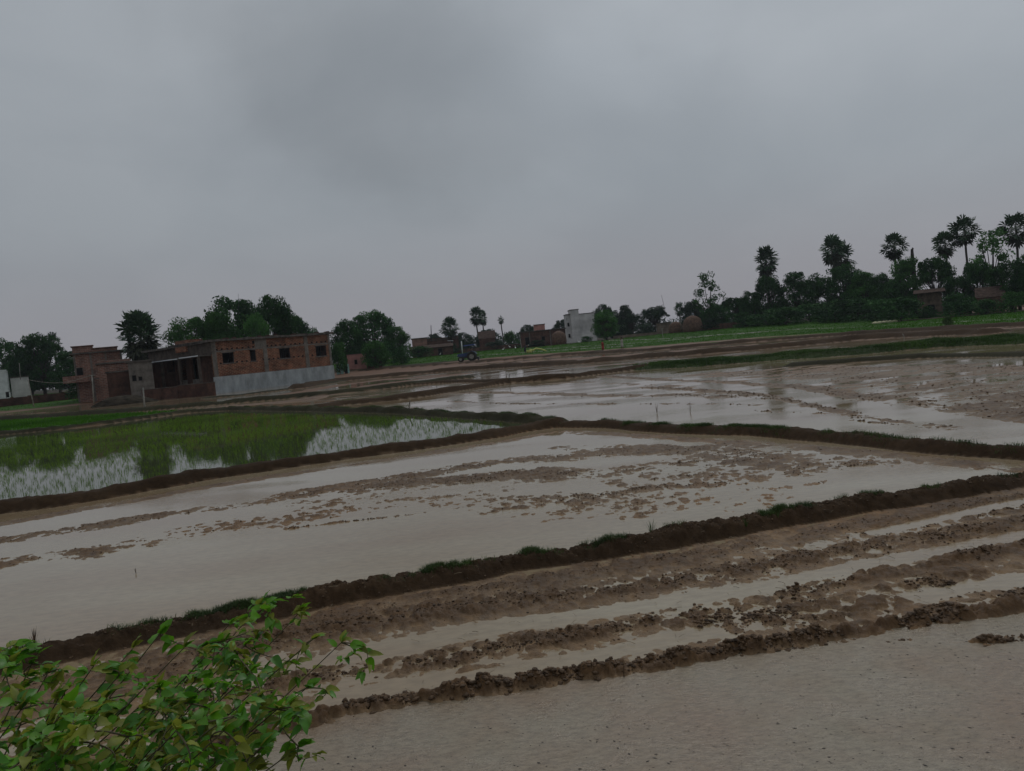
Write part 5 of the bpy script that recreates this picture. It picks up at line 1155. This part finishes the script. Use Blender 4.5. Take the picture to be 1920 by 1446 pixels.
def tractor():
    x, y = GT(879, 678); z = float(zat([x],[y])[0][0]); o = empty('tractor', (x, y, z), math.radians(176), label='muddy blue tractor with a blue canopy ploughing before the village', cat='tractor')
    def wheel(cx, cy, R, w, nm='wheel'):
        prof = [(R*.55,-w*.5),(R*.93,-w*.5),(R,-w*.35),(R,w*.35),(R*.93,w*.5),(R*.55,w*.5)]; m_ = MB(); n = 20; vs = []; fs = []
        for rr_, q in prof:
            for i in range(n): a = 6.2832*i/n; vs.append((cx+rr_*math.cos(a), cy+q, R+rr_*math.sin(a)))
        L_ = len(prof)
        for j in range(L_):
            for i in range(n): fs.append((j*n+i, j*n+(i+1)%n, ((j+1)%L_)*n+(i+1)%n, ((j+1)%L_)*n+i))
        m_.add(vs, fs)
        for i in range(n): a = 6.2832*i/n; m_.tube([(cx+R*math.cos(a), cy-w*.45, R+R*math.sin(a)), (cx+R*1.03*math.cos(a+.08), cy+w*.45, R+R*1.03*math.sin(a+.08))], .03*R/.6, 4)
        wo = m_.build(nm, M['tyre'], o); h_ = MB(); h_.tube([(cx, cy-w*.3, R), (cx, cy+w*.3, R)], R*.56, 14); h_.build('rim', M['pale_wood'], wo)
    for sy in (-.62, .62): wheel(-.55, sy, .66, .36)
    for sy in (-.55, .55): wheel(1.10, sy, .38, .22)
    m_ = MB(); m_.add([(.0,-.28,.75),(1.55,-.24,.75),(1.55,.24,.75),(.0,.28,.75),(.0,-.30,1.28),(1.5,-.22,1.16),(1.5,.22,1.16),(.0,.30,1.28)],[(0,3,2,1),(4,5,6,7),(0,1,5,4),(1,2,6,5),(2,3,7,6),(3,0,4,7)]); m_.build('hood', M['blue'], o)
    m_ = MB(); m_.box(1.552,1.58,-.2,.2,.72,1.14); m_.build('grille', M['metal'], o)
    for sy in (-.15,.15): m_ = MB(); m_.tube([(1.57,sy,1.02),(1.61,sy,1.02)], .07, 8); m_.build('headlight', M['white'], o)
    m_ = MB(); m_.box(-.9,1.3,-.18,.18,.45,.745); m_.tube([(1.1,-.5,.4),(1.1,.5,.4)], .06, 6); m_.tube([(-.55,-.5,.66),(-.55,.5,.66)], .1, 6); m_.build('chassis', M['metal'], o)
    for sy in (-1, 1):
        m_ = MB(); n = 8; vs = []; fs = []
        for i in range(n+1): a = math.radians(20+140*i/n); c_, s_ = -.55+.78*math.cos(a), .66+.78*math.sin(a); vs += [(c_, sy*.42, s_), (c_, sy*.82, s_), (c_, sy*.42, s_+.03), (c_, sy*.82, s_+.03)]
        for i in range(n): b_ = i*4; fs += [(b_,b_+1,b_+5,b_+4),(b_+2,b_+6,b_+7,b_+3),(b_,b_+4,b_+6,b_+2),(b_+1,b_+3,b_+7,b_+5)]
        m_.add(vs, fs); m_.build('fender', M['blue'], o)
    m_ = MB(); m_.box(-.75,-.35,-.22,.22,1.0,1.08); m_.box(-.82,-.75,-.22,.22,1.0,1.4); m_.build('seat', M['dark_cloth'], o)
    m_ = MB(); 
    for xx in (-.9, .25):
        for yy in (-.5, .5): m_.tube([(xx,yy,1.0),(xx,yy,2.28)], .025, 5)
    m_.build('canopy_frame', M['metal'], o)
    m_ = MB(); m_.add([(-1.15,-.68,2.26),(.55,-.68,2.22),(.55,.68,2.22),(-1.15,.68,2.26),(-1.05,-.6,2.44),(.45,-.6,2.40),(.45,.6,2.40),(-1.05,.6,2.44)],[(0,3,2,1),(4,5,6,7),(0,1,5,4),(1,2,6,5),(2,3,7,6),(3,0,4,7)]); m_.build('canopy', M['blue'], o)
    m_ = MB(); m_.tube([(.9,.12,1.15),(.9,.12,1.85)], .035, 6); m_.build('exhaust', M['metal'], o)
    m_ = MB(); m_.tube([(.1,0,1.2),(-.1,0,1.42)], .02, 5); 
    for i in range(12): a = i*.5236; b_ = a+.5236; m_.tube([(-.1+.08*math.cos(a), .19*math.sin(a), 1.42+.12*math.cos(a)), (-.1+.08*math.cos(b_), .19*math.sin(b_), 1.42+.12*math.cos(b_))], .014, 4)
    m_.build('steering_wheel', M['metal'], o)
    m_ = MB(); m_.box(-1.6,-1.15,-.85,.85,.25,.55); m_.box(-1.2,-.9,-.06,.06,.4,.6)
    for i in range(9): yy = -.75+i*.19; m_.tube([(-1.4,yy,.3),(-1.5,yy,.02)], .03, 4)
    m_.build('rotavator', M['metal'], o)
    # driver
    p = empty('person', o.matrix_world @ Vector((0,0,0)), 0); D.objects.remove(p)
    return o, (x, y, z)
trc, tl = tractor()
ps = empty('person', (tl[0]+.52, tl[1]-.03, tl[2]+.26), math.radians(176), label='driver in dark clothes seated under the blue tractor canopy', cat='person')
J = {'pelvis': ((0,0,.92), .13, None), 'chest': ((.03,0,1.25), .14, 'pelvis'), 'neck': ((.04,0,1.40), .05, 'chest'), 'head': ((.06,0,1.50), .085, 'neck'), 'crown': ((.06,0,1.60), .07, 'head')}
for sg, nm in ((1,'l'), (-1,'r')):
    J['sh'+nm] = ((.03,sg*.18,1.33), .05, 'chest'); J['el'+nm] = ((.14,sg*.22,1.12), .038, 'sh'+nm); J['ha'+nm] = ((.36,sg*.14,1.16), .03, 'el'+nm)
    J['hip'+nm] = ((.05,sg*.10,.88), .09, 'pelvis'); J['kn'+nm] = ((.42,sg*.14,.86), .06, 'hip'+nm); J['an'+nm] = ((.48,sg*.14,.50), .04, 'kn'+nm)
body(ps, J)
t = MB(); t.tube([(0,0,.88),(.03,0,1.1),(.05,0,1.34)], [.17,.16,.15], 10); t.build('shirt', M['dark_cloth'], ps, True)
t = MB(); t.lathe([(.095,-.07),(.105,0),(.07,.06),(.02,.09)], 9, (.04,0,1.6)); t.build('hair', M['hair'], ps, True)

def bird_proto():
    o = empty('egret'); m_ = MB(); m_.tube([(-.26,0,.30),(-.12,0,.33),(0,0,.34),(.11,0,.38),(.16,0,.46),(.13,0,.54),(.17,0,.60),(.23,0,.60)], [.015,.06,.085,.06,.03,.024,.032,.02], 8); m_.build('body', M['feather'], o, True)
    m_ = MB(); m_.tube([(.22,0,.60),(.31,0,.585)], [.014,.003], 5); m_.build('bill', M['bill'], o)
    for sy in (-.03, .03): m_ = MB(); m_.tube([(0,sy,.30),(-.01,sy,.15),(.0,sy,0)], .008, 4); m_.build('leg', M['hair'], o)
    return o
bp_ = bird_proto()
for i, (px, py, sc, lab) in enumerate([(771,677,2.0,'white egret on the green edge left of the tractor'), (965,653,1.8,'white egret on the nursery edge midway between tractor and worker'), (956,656,1.7,'white egret nearest the tractor on its right side'), (967,659,1.9,'white egret lowest and closest to the bending worker'), (1086,648,1.9,'white egret before the foot of the tall white house'), (826,669,1.4,'small white egret just left of the tractor'), (944,660,1.4,'faint white egret right of the tractor in the dark hedge')]):
    o = bp_ if i == 0 else copy_tree(bp_); x, y = GT(px, py); z = float(zat([x],[y])[0][0]); o.location = (x, y, z); o.rotation_euler = (0,0,random.uniform(0,6.28)); o.scale = (sc*.75,)*3
    tag(o, lab, 'bird', 'white egrets around the nursery plots')
x, y = GT(1661, 607); k = MB(); random.seed(2)
for i in range(6): k.lathe([(.3,0),(.42,.14),(.35,.28),(.1,.36)], 8, (i*.55-1.5+random.uniform(-.1,.1), random.uniform(-.2,.2), 0), jit=.12)
o = k.build('sack_pile', M['sack'], smooth=True, label='row of pale yellowish sacks lying in the far right nursery plot', cat='sacks'); o.location = (x, y, float(zat([x],[y])[0][0]))

# ---------------------------------------------------------------- foreground shrub on the bank
M['leaf_g'] = leaf_mat('shrub_leaf_green', (0.105, 0.265, 0.014), .35, .42, .45, 22, .4, .3)
M['leaf_y'] = leaf_mat('shrub_leaf_yellowish', (0.250, 0.280, 0.038), .35, .5, .45, 22, .35, .3)
M['leaf_d'] = leaf_mat('shrub_leaf_dark', (0.060, 0.180, 0.016), .3, .42, .3, 22, .4, .3)
M['stem'] = mat('shrub_stem', (0.11, 0.095, 0.05), .8, .3, 20)
def leaf_mesh(name, ln, wd, curl, fold, m_):
    """ovate leaf: midrib folded, tip curling down"""
    k = 7; V = []; Fs = []
    for i in range(k+1):
        t = i/k; w_ = wd*.5*(math.sin(math.pi*t**.75)**.85)*(1-.25*t) if 0 < i < k else 0
        ang = curl*t; x = ln*(math.sin(ang)/curl if abs(curl) > .01 else t) if True else 0; z = -ln*(1-math.cos(ang))/curl if abs(curl) > .01 else 0
        wav = .05*wd*math.sin(i*2.1)
        V += [(x, -w_, z+abs(w_)*fold+wav), (x, 0, z), (x, w_, z+abs(w_)*fold-wav)]
    for i in range(k):
        a = i*3; Fs += [(a, a+3, a+4, a+1), (a+1, a+4, a+5, a+2)]
    me = D.meshes.new(name); me.from_pydata(V, [], Fs); me.materials.append(M[m_]); me.polygons.foreach_set('use_smooth', [True]*len(Fs)); me.update(); return me
random.seed(31); rs.seed(31)
LM = {c: [leaf_mesh('leaf', 1.0, random.uniform(.42, .66), random.uniform(.25, 1.3), random.uniform(.1, .55), c) for _ in range(7)] for c in ('leaf_g', 'leaf_y', 'leaf_d')}
sx, sy_ = -1.55, 1.45; sz = float(zat([sx],[sy_])[0][0])
shrub = empty('leafy_shrub', (sx, sy_, sz), 0, label='leafy green shrub with arching twigs in the lower left foreground', cat='shrub')
inv_t = Vector((sx, sy_, sz)); stems = MB(); LEAVES = []
def bez(a, b, c, n):
    return [a*(1-t)**2+b*2*t*(1-t)+c*t*t for t in [i/n for i in range(n+1)]]
def add_twig(p0, p2, sag, r0, nleaf, lsz, start=.35, bright=.5, sub=0):
    mid = (p0+p2)/2+Vector((random.uniform(-.07,.07), random.uniform(-.07,.07), sag)); pts = bez(p0, mid, p2, 9)
    stems.tube([q-inv_t for q in pts], [r0*(1-.75*i/9) for i in range(10)], 5, cap=False)
    for j in range(nleaf):
        t = start+(1-start)*(j+random.uniform(.2,.8))/nleaf; i = min(8, int(t*9)); f_ = t*9-i; p = pts[i].lerp(pts[i+1], f_); tg = (pts[i+1]-pts[i]).normalized()
        a = random.uniform(0, 6.283); side = Vector((math.cos(a), math.sin(a), random.uniform(-.1,.5))).normalized(); d = (tg*random.uniform(.3,.9)+side).normalized()
        LEAVES.append((p, d, lsz*random.uniform(.55, 1.2)*(1-.25*(t > .93)), bright))
    for _ in range(3): LEAVES.append((pts[-1], ((pts[-1]-pts[-2]).normalized()+Vector((random.uniform(-.6,.6),random.uniform(-.6,.6),random.uniform(0,.6)))).normalized(), lsz*random.uniform(.6,1), min(1, bright+.2)))
    for _ in range(sub):
        i = random.randint(3, 8) if sub < 11 else random.randint(5, 9); q = pts[i]; e_ = q+Vector((random.uniform(-.075,.06), random.uniform(-.08,.08), random.uniform(-.07,.04))); add_twig(q, e_, .01, r0*.4, 8, lsz*.85, .15, bright, 0)
root_p = Vector((sx, sy_, sz))
tips = [(486,1135,1.50,.9),(560,1150,1.55,.6),(640,1205,1.55,.8),(585,1200,1.45,.6),(575,1290,1.40,.4),(300,1188,1.40,.8),(345,1215,1.35,.7),(410,1205,1.42,.6),(430,1170,1.55,.6),(250,1215,1.50,.7),(175,1250,1.35,.7),(60,1245,1.55,.6),(90,1262,1.6,.5),(20,1250,1.5,.6),(120,1300,1.3,.5),(40,1330,1.25,.5),(200,1310,1.2,.4),(300,1290,1.2,.5),(390,1290,1.25,.4),(470,1260,1.3,.4),(520,1330,1.25,.4),(560,1340,1.3,.3),(490,1400,1.15,.4),(420,1370,1.1,.4),(330,1370,1.05,.5),(240,1380,1.05,.4),(150,1390,1.1,.4),(60,1400,1.1,.4),(-40,1320,1.2,.5),(-60,1400,1.1,.4),(560,1400,1.25,.35),(450,1340,1.2,.35),(360,1320,1.2,.45),(270,1330,1.15,.4),(220,1270,1.35,.5),(460,1210,1.4,.5)]
for px, py, r, br in tips:
    e_ = at(px, py, r); st = root_p+Vector((random.uniform(-.08,.12), random.uniform(-.12,.08), random.uniform(.0,.12)))
    b0 = st.lerp(e_, random.uniform(.25,.45))+Vector((0,0,.02))
    add_twig(st, e_, .05, .0036, 17, .036, .40, br, 11)
for _ in range(34):    # low inner growth that fills the base, below the picture's lower edge too
    px, py, r = random.uniform(20, 500), random.uniform(1310, 1560), random.uniform(1.1, 1.5); e_ = at(px, py, r); add_twig(root_p+Vector((random.uniform(-.1,.1),random.uniform(-.1,.1),.05)), e_, .03, .0035, 9, .044, .3, .35, 3)
stems.build('stems', M['stem'], shrub, True)
random.shuffle(LEAVES); LEAVES.sort(key=lambda l: -l[2])
rest = {'leaf_g': ([], []), 'leaf_y': ([], []), 'leaf_d': ([], [])}
print('leaves', len(LEAVES))
for i, (p, d, s_, br) in enumerate(LEAVES):
    u = random.random(); c = 'leaf_y' if u < .42 else ('leaf_g' if u < .42+.40*br+.14 else 'leaf_d')
    q = d.to_track_quat('X', 'Z'); q = q @ Matrix.Rotation(random.uniform(-.9,.9), 3, 'X').to_quaternion()
    if i < 300:
        o = D.objects.new('leaf', random.choice(LM[c])); COL.objects.link(o); o.parent = shrub; o.location = p-inv_t; o.rotation_mode = 'QUATERNION'; o.rotation_quaternion = q; o.scale = (s_, s_, s_)
    else:
        me = random.choice(LM[c]); V, Fs = rest[c]; n0 = len(V); R3 = q.to_matrix()
        V += [tuple(R3 @ (v.co*s_)+p-inv_t) for v in me.vertices]; Fs += [tuple(j+n0 for j in f.vertices) for f in me.polygons]
for c, (V, Fs) in rest.items():
    if V: np_o = np_mesh('small_leaves', V, Fs, M[c], True, 4); o = D.objects.new('small_leaves', np_o); COL.objects.link(o); o.parent = shrub; o['kind'] = 'stuff'

# ---------------------------------------------------------------- damp air
hm = D.materials.new('damp_air'); hm.use_nodes = True; t = hm.node_tree; t.nodes.remove(t.nodes['Principled BSDF'])
pv = t.nodes.new('ShaderNodeVolumePrincipled'); pv.inputs['Color'].default_value = (0.86, 0.92, 1.0, 1); pv.inputs['Density'].default_value = 0.00022; pv.inputs['Anisotropy'].default_value = 0.0
t.links.new(pv.outputs[0], t.nodes['Material Output'].inputs['Volume'])
hb_ = MB(); hb_.box(-1500, 1500, -1500, 1500, -1.2, 24); hb_.build('haze', hm, kind='stuff', label='thin damp haze over the fields')
